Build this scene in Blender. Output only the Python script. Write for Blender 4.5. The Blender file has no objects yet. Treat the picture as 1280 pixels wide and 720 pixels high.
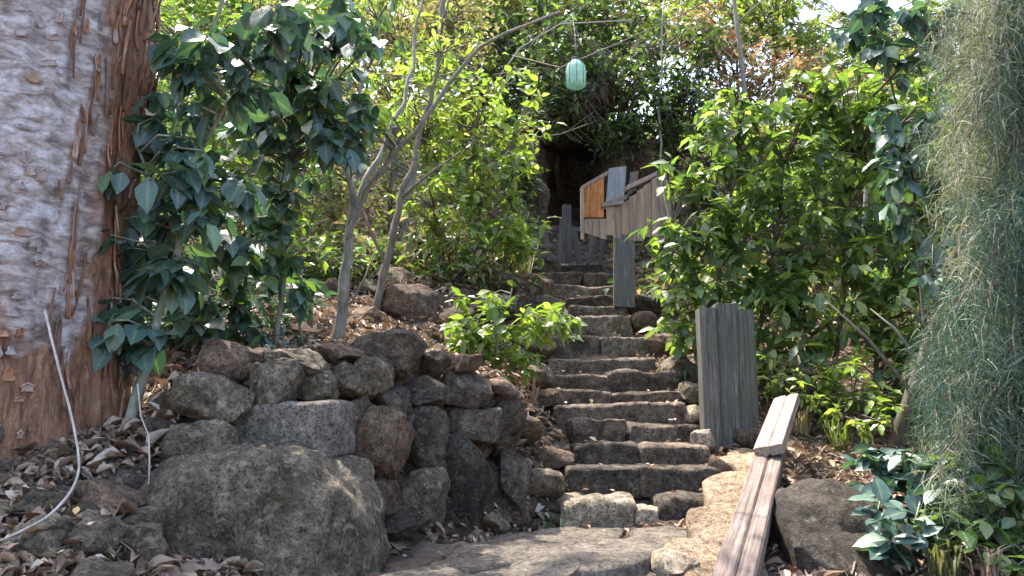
import bpy, math, random
import numpy as np
from mathutils import Vector, Matrix, noise, Quaternion

random.seed(7)
RNG = np.random.default_rng(7)
SC = bpy.context.scene
COL = SC.collection
R = math.radians

# ------------------------------------------------------------------ camera
F = 995.0                                   # focal length in photo pixels (1280 wide)
CAM = Vector((0.0, 0.0, 0.746))
PITCH = math.atan((520 - 360) / F)
cam_d = bpy.data.cameras.new('camera')
cam_d.sensor_width = 36.0
cam_d.lens = 36.0 * F / 1280.0
cam_d.clip_start = 0.05
cam_d.clip_end = 2000.0
cam_o = bpy.data.objects.new('camera', cam_d)
COL.objects.link(cam_o)
cam_o.location = CAM
cam_o.rotation_euler = (math.pi / 2 + PITCH, 0, 0)
SC.camera = cam_o
CP, SP = math.cos(PITCH), math.sin(PITCH)

# ------------------------------------------------------------------ light
SUN_DIR = Vector((-0.28, 0.36, 1.0)).normalized()      # towards the sun: high, behind and left of the stairs
elev = math.asin(SUN_DIR.z)
azim = math.atan2(SUN_DIR.x, SUN_DIR.y)
w = bpy.data.worlds.new('World'); SC.world = w; w.use_nodes = True
nt = w.node_tree; nt.nodes.clear()
sky = nt.nodes.new('ShaderNodeTexSky'); sky.sky_type = 'NISHITA'; sky.sun_disc = False
sky.sun_elevation = elev; sky.sun_rotation = azim; sky.air_density = 1.0; sky.dust_density = 3.5
bg = nt.nodes.new('ShaderNodeBackground'); bg.inputs[1].default_value = 0.15
wo = nt.nodes.new('ShaderNodeOutputWorld')
nt.links.new(sky.outputs[0], bg.inputs[0]); nt.links.new(bg.outputs[0], wo.inputs[0])
sd = bpy.data.lights.new('sun', 'SUN'); sd.energy = 2.6; sd.angle = R(0.55); sd.color = (1.0, 0.94, 0.84)
so = bpy.data.objects.new('sun', sd); COL.objects.link(so)
so.rotation_euler = (-SUN_DIR).to_track_quat('-Z', 'Y').to_euler(); so.location = (0, 0, 30)
SC.view_settings.view_transform = 'Standard'
SC.view_settings.look = 'None'
SC.view_settings.exposure = 2.42
SC.view_settings.gamma = 1.0
SC.cycles.max_bounces = 8
SC.cycles.diffuse_bounces = 4
SC.cycles.transparent_max_bounces = 8

# ------------------------------------------------------------------ placing helpers
def P(px, py, Y):
    """world point at depth Y that stands where (px,py) of the photograph looks"""
    u = (px - 640) / F; v = (360 - py) / F
    dy = CP - v * SP; dz = SP + v * CP
    return Vector((u * Y / dy, Y, CAM.z + dz * Y / dy))
def PZ(px, py, z):
    """world point on the level z"""
    u = (px - 640) / F; v = (360 - py) / F
    dy = CP - v * SP; dz = SP + v * CP
    t = (z - CAM.z) / dz
    return Vector((u * t, dy * t, z))

# ------------------------------------------------------------------ object helpers
def tag(o, label=None, cat=None, group=None, kind=None):
    if label: o['label'] = label
    if cat: o['category'] = cat
    if group: o['group'] = group
    if kind: o['kind'] = kind
    return o
def empty(name, loc, label, cat, group=None, kind=None):
    o = bpy.data.objects.new(name, None); COL.objects.link(o); o.location = loc
    o.empty_display_size = 0.2
    return tag(o, label, cat, group, kind)
def link_mesh(name, me, mat, parent=None, loc=(0, 0, 0)):
    if mat is not None and len(me.materials) == 0: me.materials.append(mat)
    o = bpy.data.objects.new(name, me); COL.objects.link(o)
    o.location = loc
    if parent is not None: o.parent = parent
    return o
def np_mesh(name, V, T, tint=None, smooth=False, normals_up=False):
    """mesh from vertex array V(n,3) and triangle array T(m,3)"""
    me = bpy.data.meshes.new(name)
    V = np.ascontiguousarray(V, dtype=np.float32); T = np.ascontiguousarray(T, dtype=np.int32)
    me.vertices.add(len(V)); me.vertices.foreach_set('co', V.ravel())
    me.loops.add(T.size); me.loops.foreach_set('vertex_index', T.ravel())
    me.polygons.add(len(T))
    k = T.shape[1]
    me.polygons.foreach_set('loop_start', np.arange(0, T.size, k, dtype=np.int32))
    me.polygons.foreach_set('loop_total', np.full(len(T), k, dtype=np.int32))
    me.polygons.foreach_set('use_smooth', np.full(len(T), smooth, dtype=bool))
    if tint is not None:
        a = me.attributes.new('tint', 'FLOAT', 'POINT'); a.data.foreach_set('value', np.ascontiguousarray(tint, dtype=np.float32))
    me.update(calc_edges=True)
    return me

class MB:
    """collects tubes, boxes and sheets into one mesh"""
    def __init__(s): s.v = []; s.f = []
    def tube(s, pts, rad, n=8, cap=True, jit=0.0):
        pts = [Vector(p) for p in pts]; b = len(s.v); m = len(pts)
        up = Vector((0.3, 0.9, 0.2)).normalized()
        prev = None
        for i, p in enumerate(pts):
            d = (pts[min(i + 1, m - 1)] - pts[max(i - 1, 0)])
            if d.length < 1e-6: d = Vector((0, 0, 1))
            d.normalize()
            if prev is None:
                a = d.cross(up)
                if a.length < 1e-3: a = d.cross(Vector((1, 0, 0)))
            else: a = prev - d * prev.dot(d)
            a.normalize(); prev = a; c = d.cross(a)
            r = rad[i] if hasattr(rad, '__len__') else rad
            for k in range(n):
                t = 2 * math.pi * k / n; rr = r * (1 + (random.uniform(-jit, jit) if jit else 0))
                s.v.append(p + a * (math.cos(t) * rr) + c * (math.sin(t) * rr))
        for i in range(m - 1):
            for k in range(n):
                k2 = (k + 1) % n
                s.f.append((b + i * n + k, b + i * n + k2, b + (i + 1) * n + k2, b + (i + 1) * n + k))
        if cap:
            s.f.append(tuple(b + k for k in reversed(range(n)))); s.f.append(tuple(b + (m - 1) * n + k for k in range(n)))
        return s
    def box(s, c, ax, ay, az):
        """box about c with half-axes ax, ay, az"""
        b = len(s.v); c = Vector(c); ax, ay, az = Vector(ax), Vector(ay), Vector(az)
        for sz in (-1, 1):
            for sy in (-1, 1):
                for sx in (-1, 1): s.v.append(c + ax * sx + ay * sy + az * sz)
        for q in ((0, 2, 3, 1), (4, 5, 7, 6), (0, 1, 5, 4), (2, 6, 7, 3), (0, 4, 6, 2), (1, 3, 7, 5)): s.f.append(tuple(b + i for i in q))
        return s
    def build(s, name, mat, parent=None, base=(0, 0, 0), smooth=True, kind=None, bevel=0.0):
        base = Vector(base)
        me = bpy.data.meshes.new(name); me.from_pydata([tuple(v - base) for v in s.v], [], s.f)
        me.update(); me.polygons.foreach_set('use_smooth', [smooth] * len(me.polygons))
        o = link_mesh(name, me, mat, parent, (0, 0, 0) if parent is not None else base)
        if bevel:
            m = o.modifiers.new('bevel', 'BEVEL'); m.width = bevel; m.segments = 2; m.limit_method = 'ANGLE'
        if kind: o['kind'] = kind
        return o

# ------------------------------------------------------------------ materials
def new_mat(name):
    m = bpy.data.materials.new(name); m.use_nodes = True; m.node_tree.nodes.clear()
    return m, m.node_tree.nodes, m.node_tree.links
def ramp(N, stops, interp='LINEAR'):
    r = N.new('ShaderNodeValToRGB'); r.color_ramp.interpolation = interp
    e = r.color_ramp.elements
    while len(e) > 1: e.remove(e[-1])
    e[0].position = stops[0][0]; e[0].color = (*stops[0][1], 1)
    for p, c in stops[1:]:
        x = e.new(p); x.color = (*c, 1)
    return r
def coords(N, L, scale=(1, 1, 1), spread=37.0):
    tc = N.new('ShaderNodeTexCoord'); oi = N.new('ShaderNodeObjectInfo')
    mu = N.new('ShaderNodeMath'); mu.operation = 'MULTIPLY'; mu.inputs[1].default_value = spread
    L.new(oi.outputs['Random'], mu.inputs[0])
    cb = N.new('ShaderNodeCombineXYZ')
    for i in range(3): L.new(mu.outputs[0], cb.inputs[i])
    ad = N.new('ShaderNodeVectorMath'); ad.operation = 'ADD'
    L.new(tc.outputs['Object'], ad.inputs[0]); L.new(cb.outputs[0], ad.inputs[1])
    mp = N.new('ShaderNodeMapping'); mp.inputs['Scale'].default_value = scale
    L.new(ad.outputs[0], mp.inputs[0])
    return mp.outputs[0], oi
def noise_tex(N, L, vec, scale, detail=6, rough=0.6, dist=0.0):
    n = N.new('ShaderNodeTexNoise'); n.inputs['Scale'].default_value = scale; n.inputs['Detail'].default_value = detail
    n.inputs['Roughness'].default_value = rough; n.inputs['Distortion'].default_value = dist
    L.new(vec, n.inputs['Vector']); return n
def mix(N, L, fac, a, b, mode='MIX'):
    m = N.new('ShaderNodeMix'); m.data_type = 'RGBA'; m.blend_type = mode
    for sock, val in ((m.inputs[0], fac), (m.inputs[6], a), (m.inputs[7], b)):
        if isinstance(val, (int, float)): sock.default_value = val
        elif isinstance(val, tuple): sock.default_value = (*val, 1)
        else: L.new(val, sock)
    return m.outputs[2]

def stone_mat(name, dark, mid, light, lichen=(0.42, 0.42, 0.37), moss=None, moss_amt=0.5, lich_amt=0.6, vary=0.35, rough=0.9):
    m, N, L = new_mat(name)
    v, oi = coords(N, L)
    n1 = noise_tex(N, L, v, 4.0, 8, 0.62, 0.6)
    n2 = noise_tex(N, L, v, 19.0, 10, 0.78)
    r1 = ramp(N, [(0.3, dark), (0.5, mid), (0.72, light)]); L.new(n1.outputs[0], r1.inputs[0])
    r2 = ramp(N, [(0.36, (0.32, 0.31, 0.3)), (0.5, (0.9, 0.9, 0.9)), (0.64, (1.6, 1.6, 1.58))]); L.new(n2.outputs[0], r2.inputs[0])
    c = mix(N, L, 1.0, r1.outputs[0], r2.outputs[0], 'MULTIPLY')
    np_ = noise_tex(N, L, v, 70.0, 4, 0.6)
    rp = ramp(N, [(0.38, (0.3, 0.29, 0.28)), (0.46, (1, 1, 1)), (0.58, (1, 1, 1)), (0.66, (1.5, 1.48, 1.42))]); L.new(np_.outputs[0], rp.inputs[0])
    c = mix(N, L, 1.0, c, rp.outputs[0], 'MULTIPLY')
    n3 = noise_tex(N, L, v, 13.0, 12, 0.82, 0.5)
    r3 = ramp(N, [(0.56 - 0.03 * lich_amt, (0, 0, 0)), (0.6, (1, 1, 1))]); L.new(n3.outputs[0], r3.inputs[0])
    mm = N.new('ShaderNodeMath'); mm.operation = 'MULTIPLY'; mm.inputs[1].default_value = 0.75 * min(1, lich_amt)
    L.new(r3.outputs[0], mm.inputs[0])
    c = mix(N, L, mm.outputs[0], c, lichen)
    if moss:
        n4 = noise_tex(N, L, v, 3.0, 8, 0.7, 0.8)
        r4 = ramp(N, [(0.5, (0, 0, 0)), (0.66, (1, 1, 1))]); L.new(n4.outputs[0], r4.inputs[0])
        m4 = N.new('ShaderNodeMath'); m4.operation = 'MULTIPLY'; m4.inputs[1].default_value = moss_amt
        L.new(r4.outputs[0], m4.inputs[0]); c = mix(N, L, m4.outputs[0], c, moss)
    # each stone its own tone
    rr = ramp(N, [(0.0, ((1 - vary) * 1.14, 1 - vary, (1 - vary) * .83)), (0.5, (1.17, 1.01, 0.85)), (1.0, ((1 + vary) * 1.14, 1 + vary * 0.88, (1 + vary) * 0.81))])
    L.new(oi.outputs['Random'], rr.inputs[0])
    c = mix(N, L, 1.0, c, rr.outputs[0], 'MULTIPLY')
    b = N.new('ShaderNodeBsdfPrincipled'); b.inputs['Roughness'].default_value = rough
    b.inputs['Specular IOR Level'].default_value = 0.3
    L.new(c, b.inputs['Base Color'])
    n5 = noise_tex(N, L, v, 60.0, 8, 0.7)
    ad = N.new('ShaderNodeMath'); ad.operation = 'MULTIPLY_ADD'; ad.inputs[1].default_value = 0.35
    L.new(n5.outputs[0], ad.inputs[0]); L.new(n2.outputs[0], ad.inputs[2])
    bp = N.new('ShaderNodeBump'); bp.inputs['Strength'].default_value = 1.0; bp.inputs['Distance'].default_value = 0.04
    L.new(ad.outputs[0], bp.inputs['Height']); L.new(bp.outputs[0], b.inputs['Normal'])
    o = N.new('ShaderNodeOutputMaterial'); L.new(b.outputs[0], o.inputs[0])
    return m

def leaf_mat(name, stops, rough=0.4, spec=0.5, trans=0.35, trans_tint=(1.25, 1.35, 0.5), blotch=True):
    """leaf colours spread over a ramp, one value per leaf"""
    m, N, L = new_mat(name)
    at = N.new('ShaderNodeAttribute'); at.attribute_name = 'tint'
    oi = N.new('ShaderNodeObjectInfo')
    ad = N.new('ShaderNodeMath'); ad.operation = 'ADD'; L.new(at.outputs['Fac'], ad.inputs[0]); L.new(oi.outputs['Random'], ad.inputs[1])
    fr = N.new('ShaderNodeMath'); fr.operation = 'FRACT'; L.new(ad.outputs[0], fr.inputs[0])
    r = ramp(N, stops); L.new(fr.outputs[0], r.inputs[0])
    c = r.outputs[0]
    if blotch:
        tc = N.new('ShaderNodeTexCoord')
        n = noise_tex(N, L, tc.outputs['Object'], 30.0, 4, 0.6)
        r2 = ramp(N, [(0.3, (0.75, 0.75, 0.75)), (0.7, (1.25, 1.25, 1.25))]); L.new(n.outputs[0], r2.inputs[0])
        c = mix(N, L, 1.0, c, r2.outputs[0], 'MULTIPLY')
    ra = N.new('ShaderNodeAttribute'); ra.attribute_name = 'rib'
    pw = N.new('ShaderNodeMath'); pw.operation = 'POWER'; pw.inputs[1].default_value = 7.0; L.new(ra.outputs['Fac'], pw.inputs[0])
    pm = N.new('ShaderNodeMath'); pm.operation = 'MULTIPLY'; pm.inputs[1].default_value = 0.5; L.new(pw.outputs[0], pm.inputs[0])
    c = mix(N, L, pm.outputs[0], c, (0.3, 0.33, 0.16))
    b = N.new('ShaderNodeBsdfPrincipled'); b.inputs['Roughness'].default_value = rough
    b.inputs['Specular IOR Level'].default_value = spec; L.new(c, b.inputs['Base Color'])
    t = N.new('ShaderNodeBsdfTranslucent'); tcol = mix(N, L, 1.0, c, trans_tint, 'MULTIPLY'); L.new(tcol, t.inputs[0])
    ms = N.new('ShaderNodeMixShader'); ms.inputs[0].default_value = trans
    L.new(b.outputs[0], ms.inputs[1]); L.new(t.outputs[0], ms.inputs[2])
    o = N.new('ShaderNodeOutputMaterial'); L.new(ms.outputs[0], o.inputs[0])
    return m

def bark_mat(name, dark, light, scale=(6, 6, 1.2), patch=None, bump=0.6, rough=0.9):
    m, N, L = new_mat(name)
    v, oi = coords(N, L, scale)
    n1 = noise_tex(N, L, v, 3.0, 8, 0.65, 0.5)
    r1 = ramp(N, [(0.3, dark), (0.7, light)]); L.new(n1.outputs[0], r1.inputs[0]); c = r1.outputs[0]
    if patch:
        v2, _ = coords(N, L)
        n2 = noise_tex(N, L, v2, 7.0, 5, 0.6, 0.4)
        r2 = ramp(N, [(0.52, (0, 0, 0)), (0.6, (1, 1, 1))]); L.new(n2.outputs[0], r2.inputs[0])
        c = mix(N, L, r2.outputs[0], c, patch)
    b = N.new('ShaderNodeBsdfPrincipled'); b.inputs['Roughness'].default_value = rough; b.inputs['Specular IOR Level'].default_value = 0.25
    L.new(c, b.inputs['Base Color'])
    bp = N.new('ShaderNodeBump'); bp.inputs['Strength'].default_value = bump; bp.inputs['Distance'].default_value = 0.02
    L.new(n1.outputs[0], bp.inputs['Height']); L.new(bp.outputs[0], b.inputs['Normal'])
    o = N.new('ShaderNodeOutputMaterial'); L.new(b.outputs[0], o.inputs[0])
    return m

def wood_mat(name, dark, mid, light, scale=(14, 14, 1.0), stain=None, rough=0.75):
    """weathered board: grain along the object's local Z"""
    m, N, L = new_mat(name)
    v, oi = coords(N, L, scale)
    n1 = noise_tex(N, L, v, 3.0, 8, 0.7, 0.4)
    r1 = ramp(N, [(0.3, dark), (0.5, mid), (0.7, light)]); L.new(n1.outputs[0], r1.inputs[0]); c = r1.outputs[0]
    v2, _ = coords(N, L)
    n2 = noise_tex(N, L, v2, 5.0, 6, 0.6)
    r2 = ramp(N, [(0.45, (0, 0, 0)), (0.65, (1, 1, 1))]); L.new(n2.outputs[0], r2.inputs[0])
    if stain: c = mix(N, L, r2.outputs[0], c, stain)
    rr = ramp(N, [(0.0, (0.75, 0.75, 0.75)), (1.0, (1.2, 1.18, 1.14))]); L.new(oi.outputs['Random'], rr.inputs[0])
    c = mix(N, L, 1.0, c, rr.outputs[0], 'MULTIPLY')
    b = N.new('ShaderNodeBsdfPrincipled'); b.inputs['Roughness'].default_value = rough; b.inputs['Specular IOR Level'].default_value = 0.3
    L.new(c, b.inputs['Base Color'])
    bp = N.new('ShaderNodeBump'); bp.inputs['Strength'].default_value = 0.7; bp.inputs['Distance'].default_value = 0.008
    L.new(n1.outputs[0], bp.inputs['Height']); L.new(bp.outputs[0], b.inputs['Normal'])
    o = N.new('ShaderNodeOutputMaterial'); L.new(b.outputs[0], o.inputs[0])
    return m

M = {}
M['stone'] = stone_mat('stone_grey', (0.045, 0.041, 0.034), (0.12, 0.11, 0.092), (0.22, 0.205, 0.175), (0.38, 0.37, 0.32), (0.085, 0.08, 0.045), 0.4, 0.9, 0.25)
M['stone_brown'] = stone_mat('stone_brown', (0.05, 0.035, 0.028), (0.13, 0.098, 0.078), (0.23, 0.18, 0.15), (0.33, 0.31, 0.27), (0.07, 0.07, 0.03), 0.35, 0.4)
M['stone_dark'] = stone_mat('stone_dark', (0.03, 0.027, 0.025), (0.078, 0.07, 0.063), (0.15, 0.135, 0.12), (0.3, 0.29, 0.26), (0.055, 0.055, 0.035), 0.3, 0.6, 0.25)
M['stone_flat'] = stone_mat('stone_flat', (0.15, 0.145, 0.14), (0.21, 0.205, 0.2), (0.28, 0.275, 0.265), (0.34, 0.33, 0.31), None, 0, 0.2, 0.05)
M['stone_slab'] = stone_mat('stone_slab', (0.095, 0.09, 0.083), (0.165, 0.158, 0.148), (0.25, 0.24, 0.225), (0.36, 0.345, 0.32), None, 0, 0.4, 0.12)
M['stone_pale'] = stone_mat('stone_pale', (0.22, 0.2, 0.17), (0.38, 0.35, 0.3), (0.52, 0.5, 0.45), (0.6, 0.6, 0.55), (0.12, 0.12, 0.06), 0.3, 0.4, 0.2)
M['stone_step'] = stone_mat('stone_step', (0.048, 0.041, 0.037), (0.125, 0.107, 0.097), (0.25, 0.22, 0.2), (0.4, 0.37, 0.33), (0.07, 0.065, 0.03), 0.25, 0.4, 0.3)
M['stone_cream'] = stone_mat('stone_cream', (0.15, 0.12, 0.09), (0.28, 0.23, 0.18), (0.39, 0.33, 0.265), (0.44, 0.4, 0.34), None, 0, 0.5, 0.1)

# soil of the ground: brown earth, leaf mould, darker damp patches
def soil_mat():
    m, N, L = new_mat('soil')
    tc = N.new('ShaderNodeTexCoord'); v = tc.outputs['Object']
    n1 = noise_tex(N, L, v, 1.4, 8, 0.7); n2 = noise_tex(N, L, v, 22.0, 8, 0.75)
    r1 = ramp(N, [(0.32, (0.06, 0.042, 0.03)), (0.52, (0.135, 0.1, 0.075)), (0.72, (0.22, 0.175, 0.135))]); L.new(n1.outputs[0], r1.inputs[0])
    r2 = ramp(N, [(0.3, (0.45, 0.45, 0.45)), (0.7, (1.6, 1.55, 1.5))]); L.new(n2.outputs[0], r2.inputs[0])
    c = mix(N, L, 1.0, r1.outputs[0], r2.outputs[0], 'MULTIPLY')
    b = N.new('ShaderNodeBsdfPrincipled'); b.inputs['Roughness'].default_value = 0.95; b.inputs['Specular IOR Level'].default_value = 0.2
    L.new(c, b.inputs['Base Color'])
    bp = N.new('ShaderNodeBump'); bp.inputs['Strength'].default_value = 1.0; bp.inputs['Distance'].default_value = 0.04
    L.new(n2.outputs[0], bp.inputs['Height']); L.new(bp.outputs[0], b.inputs['Normal'])
    o = N.new('ShaderNodeOutputMaterial'); L.new(b.outputs[0], o.inputs[0]); return m
M['soil'] = soil_mat()

M['leaf_dark'] = leaf_mat('leaf_dark', [(0, (0.032, 0.07, 0.064)), (0.5, (0.058, 0.115, 0.098)), (0.85, (0.085, 0.15, 0.11)), (1, (0.12, 0.19, 0.08))], 0.42, 0.65, 0.24, (1.1, 1.4, 0.6))
M['leaf_mid'] = leaf_mat('leaf_mid', [(0, (0.045, 0.09, 0.032)), (0.5, (0.085, 0.15, 0.045)), (0.85, (0.13, 0.21, 0.055)), (1, (0.24, 0.28, 0.1))], 0.38, 0.8, 0.42)
M['leaf_bright'] = leaf_mat('leaf_bright', [(0, (0.09, 0.15, 0.035)), (0.5, (0.16, 0.24, 0.05)), (0.85, (0.26, 0.35, 0.08)), (1, (0.38, 0.41, 0.15))], 0.42, 0.7, 0.5)
M['leaf_yellow'] = leaf_mat('leaf_yellow', [(0, (0.12, 0.16, 0.05)), (0.5, (0.22, 0.26, 0.08)), (0.8, (0.32, 0.34, 0.14)), (1, (0.4, 0.37, 0.2))], 0.5, 0.4, 0.45)
M['leaf_khaki'] = leaf_mat('leaf_khaki', [(0, (0.12, 0.13, 0.06)), (0.5, (0.21, 0.2, 0.1)), (0.8, (0.3, 0.26, 0.15)), (1, (0.36, 0.27, 0.17))], 0.6, 0.3, 0.4, (1.2, 1.15, 0.7))
M['leaf_deep_green'] = leaf_mat('leaf_deep_green', [(0, (0.02, 0.035, 0.018)), (0.5, (0.04, 0.065, 0.028)), (1, (0.075, 0.11, 0.045))], 0.45, 0.5, 0.25)  # deep green of the dark hillside bushes
M['leaf_rust'] = leaf_mat('leaf_rust', [(0, (0.16, 0.08, 0.05)), (0.4, (0.28, 0.15, 0.09)), (0.7, (0.36, 0.24, 0.17)), (1, (0.42, 0.34, 0.26))], 0.6, 0.3, 0.35, (1.2, 0.8, 0.5))
M['litter'] = leaf_mat('litter', [(0, (0.08, 0.05, 0.035)), (0.3, (0.17, 0.11, 0.08)), (0.65, (0.27, 0.19, 0.14)), (0.86, (0.36, 0.27, 0.21)), (0.95, (0.48, 0.4, 0.32)), (1, (0.23, 0.22, 0.12))], 0.65, 0.35, 0.12, (1.05, 0.9, 0.7))
M['needle'] = leaf_mat('needle', [(0, (0.035, 0.075, 0.058)), (0.5, (0.06, 0.11, 0.08)), (0.85, (0.095, 0.14, 0.095)), (1, (0.17, 0.19, 0.12))], 0.55, 0.35, 0.25, (1.1, 1.2, 0.7), False)
M['needle_lit'] = leaf_mat('needle_lit', [(0, (0.13, 0.15, 0.09)), (0.5, (0.21, 0.22, 0.14)), (1, (0.33, 0.32, 0.22))], 0.6, 0.3, 0.25, (1.1, 1.15, 0.8), False)  # paler copy of the needle colour, sunlight put into the tone
M['twig'] = bark_mat('twig', (0.07, 0.055, 0.042), (0.2, 0.165, 0.13), (9, 9, 2))
M['stem'] = bark_mat('stem', (0.10, 0.095, 0.08), (0.3, 0.28, 0.24), (6, 6, 1.5), (0.17, 0.17, 0.12))
M['stem_green'] = bark_mat('stem_green', (0.09, 0.1, 0.06), (0.24, 0.26, 0.18), (6, 6, 1.5), (0.3, 0.29, 0.24))
M['root'] = bark_mat('root', (0.05, 0.04, 0.032), (0.14, 0.11, 0.09), (8, 8, 2))
M['vine'] = bark_mat('pale_vine', (0.26, 0.22, 0.19), (0.48, 0.43, 0.39), (8, 8, 2), bump=0.2)
M['wood_grey'] = wood_mat('wood_grey', (0.035, 0.033, 0.03), (0.09, 0.085, 0.077), (0.22, 0.205, 0.185), (16, 16, 0.9), (0.09, 0.092, 0.07))
M['wood_old'] = wood_mat('wood_old', (0.025, 0.023, 0.022), (0.055, 0.05, 0.047), (0.11, 0.1, 0.095))
M['wood_dark'] = wood_mat('wood_dark', (0.035, 0.03, 0.03), (0.085, 0.072, 0.065), (0.17, 0.15, 0.13))
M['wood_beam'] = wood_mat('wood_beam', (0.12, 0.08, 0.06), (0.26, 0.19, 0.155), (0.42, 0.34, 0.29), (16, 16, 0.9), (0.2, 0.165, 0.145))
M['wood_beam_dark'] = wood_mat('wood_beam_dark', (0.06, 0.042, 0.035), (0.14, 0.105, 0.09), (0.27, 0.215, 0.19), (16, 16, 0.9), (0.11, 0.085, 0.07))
M['wood_brown'] = wood_mat('wood_brown', (0.15, 0.1, 0.07), (0.29, 0.21, 0.155), (0.43, 0.33, 0.25))
M['wood_orange'] = wood_mat('wood_orange', (0.26, 0.09, 0.03), (0.42, 0.16, 0.05), (0.5, 0.27, 0.14), (6, 6, 2))
M['sheet_grey'] = wood_mat('sheet_grey', (0.11, 0.11, 0.115), (0.18, 0.18, 0.185), (0.27, 0.27, 0.27), (4, 4, 1), rough=0.5)
def teal_mat():
    m, N, L = new_mat('teal_glass')
    v, oi = coords(N, L)
    n = noise_tex(N, L, v, 12, 5, 0.6); r = ramp(N, [(0.35, (0.34, 0.58, 0.5)), (0.7, (0.55, 0.75, 0.66))]); L.new(n.outputs[0], r.inputs[0])
    b = N.new('ShaderNodeBsdfPrincipled'); b.inputs['Roughness'].default_value = 0.2; L.new(r.outputs[0], b.inputs['Base Color'])
    t = N.new('ShaderNodeBsdfTranslucent'); L.new(r.outputs[0], t.inputs[0])
    ms = N.new('ShaderNodeMixShader'); ms.inputs[0].default_value = 0.5; L.new(b.outputs[0], ms.inputs[1]); L.new(t.outputs[0], ms.inputs[2])
    o = N.new('ShaderNodeOutputMaterial'); L.new(ms.outputs[0], o.inputs[0]); return m
M['teal'] = teal_mat()

# ------------------------------------------------------------------ stairs profile (from the photograph)
# top edge y, left x, right x, depth of the riser, where the joint between stones falls
STEPS = [
    (621, 702, 905, 5.50, [795, 822]),
    (588, 705, 905, 5.82, [802]),
    (557, 720, 886, 6.16, [798]),
    (530, 716, 872, 6.55, [785]),
    (508, 692, 856, 6.95, [766]),
    (491, 690, 852, 7.35, [764]),
    (468, 686, 850, 7.80, [760]),
    (448, 684, 818, 8.25, [752]),
    (420, 690, 812, 8.75, [750]),
    (397, 716, 792, 9.30, []),
    (384, 714, 786, 9.80, []),
    (371, 708, 786, 10.3, [745]),
    (356, 688, 780, 10.9, []),
    (343, 674, 780, 11.4, [728]),
    (330, 670, 786, 12.0, []),
]
SZ = [P(760, s[0], s[3]).z for s in STEPS]

# ------------------------------------------------------------------ ground: interpolated through surveyed points
pts = []
def cp(px, py, Y): pts.append(tuple(P(px, py, Y)))
def cw(x, y, z): pts.append((x, y, z))
for a in ((480, 725, 3.7), (640, 722, 3.7), (800, 722, 3.7), (900, 720, 3.75), (620, 668, 4.9), (700, 665, 5.0), (850, 668, 5.0), (640, 655, 5.45), 'low',
          # left foreground slope
          (0, 730, 3.0), (100, 725, 3.2), (60, 650, 3.6), (150, 650, 3.7), (0, 590, 4.0), (100, 585, 4.1), (180, 600, 4.1),
          (60, 505, 4.7), (175, 530, 4.6), (-120, 520, 4.6), (-200, 640, 3.6),
          # terrace above the wall
          (250, 485, 5.0), (330, 448, 5.6), (430, 440, 6.0), (520, 440, 6.2), (600, 478, 6.0), (650, 500, 6.3),
          (220, 430, 6.2), (100, 440, 6.5), (-100, 430, 7),
          (300, 400, 7.2), (450, 385, 8), (560, 400, 7.6), (600, 362, 9), (650, 350, 10.5), (400, 345, 10), (200, 350, 9.5), (0, 350, 9.5),
          (640, 450, 8), (660, 400, 9.2), (655, 560, 5.95), (662, 600, 5.75),
          # right of the stairs
          (935, 562, 6.6), (905, 510, 7.5), (870, 450, 8.6), (840, 400, 9.8), (820, 345, 12), (1000, 572, 6.6), (1090, 600, 5.7),
          (1150, 722, 4.3), (1280, 690, 4.4), (1400, 700, 4.4), (1040, 490, 8), (1200, 500, 8), (1200, 360, 11), (950, 400, 9.8), (1000, 720, 4.2), (960, 620, 5.3),
          # the hillside behind
          (100, 260, 13), (300, 250, 13.5), (500, 250, 14), (600, 262, 14.5), (700, 268, 15.6), (800, 262, 14.5), (950, 250, 14), (1100, 250, 14), (1300, 250, 14), (-100, 250, 13),
          (640, 318, 12.6), (730, 322, 12.9), (800, 318, 12.8)):
    if a == 'low': pts = [(x_, y_, z_ - 0.11) for x_, y_, z_ in pts]
    else: cp(*a)
for x in (-12, -6, 0, 6, 12): cw(x, 20, 9.0 if x < 4 else 7.6); cw(x, 26, 11.0 if x < 4 else 8.2); cw(x, 34, 11.5 if x < 4 else 8.2)
for a in ((0, 0, -0.95), (0, 2, -0.5), (-2, 1, -0.6), (2, 1, -0.75), (-1, 3, -0.15), (1.2, 3, -0.2), (-3, 2.4, 0.0), (3, 3, -0.2), (0, -4, -1.6), (-5, -2, -1), (5, -2, -1.4),
          (-7, 5, 1.2), (-10, 9, 3), (7, 5, 0.2), (8, 8, 1.4), (11, 12, 4.2), (-12, 0, 0), (12, 0, -1)): cw(*a)
# the foot and the head of the retaining wall
WALL = [(195, 3.95), (260, 4.05), (340, 4.2), (420, 4.4), (480, 4.6), (550, 4.95), (610, 5.2), (655, 5.45)]
for px, Y in WALL:
    x = (px - 640) / F * Y
    cw(x + 0.05, Y + 0.10, -0.04 if px > 260 else 0.10); cw(x + 0.16, Y - 0.15, -0.02 if px > 260 else 0.08)
    cw(x - 0.12, Y + 0.50, 0.86 if px > 230 else 0.72)
for i, (yt, xl, xr, Y, _) in enumerate(STEPS):
    for xx in (xl - 2, (xl + xr) / 2, xr + 2):
        X = P(xx, yt, Y).x
        cw(X, Y + 0.16, SZ[i] - 0.13)
A = np.array(pts); nA = len(A)
D = np.linalg.norm(A[:, None, :2] - A[None, :, :2], axis=2)
K = np.zeros((nA + 3, nA + 3)); K[:nA, :nA] = -D - 0.02 * np.eye(nA); K[:nA, nA] = 1; K[:nA, nA + 1:] = A[:, :2]; K[nA, :nA] = 1; K[nA + 1:, :nA] = A[:, :2].T
CO = np.linalg.solve(K, np.concatenate([A[:, 2], np.zeros(3)]))
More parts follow.
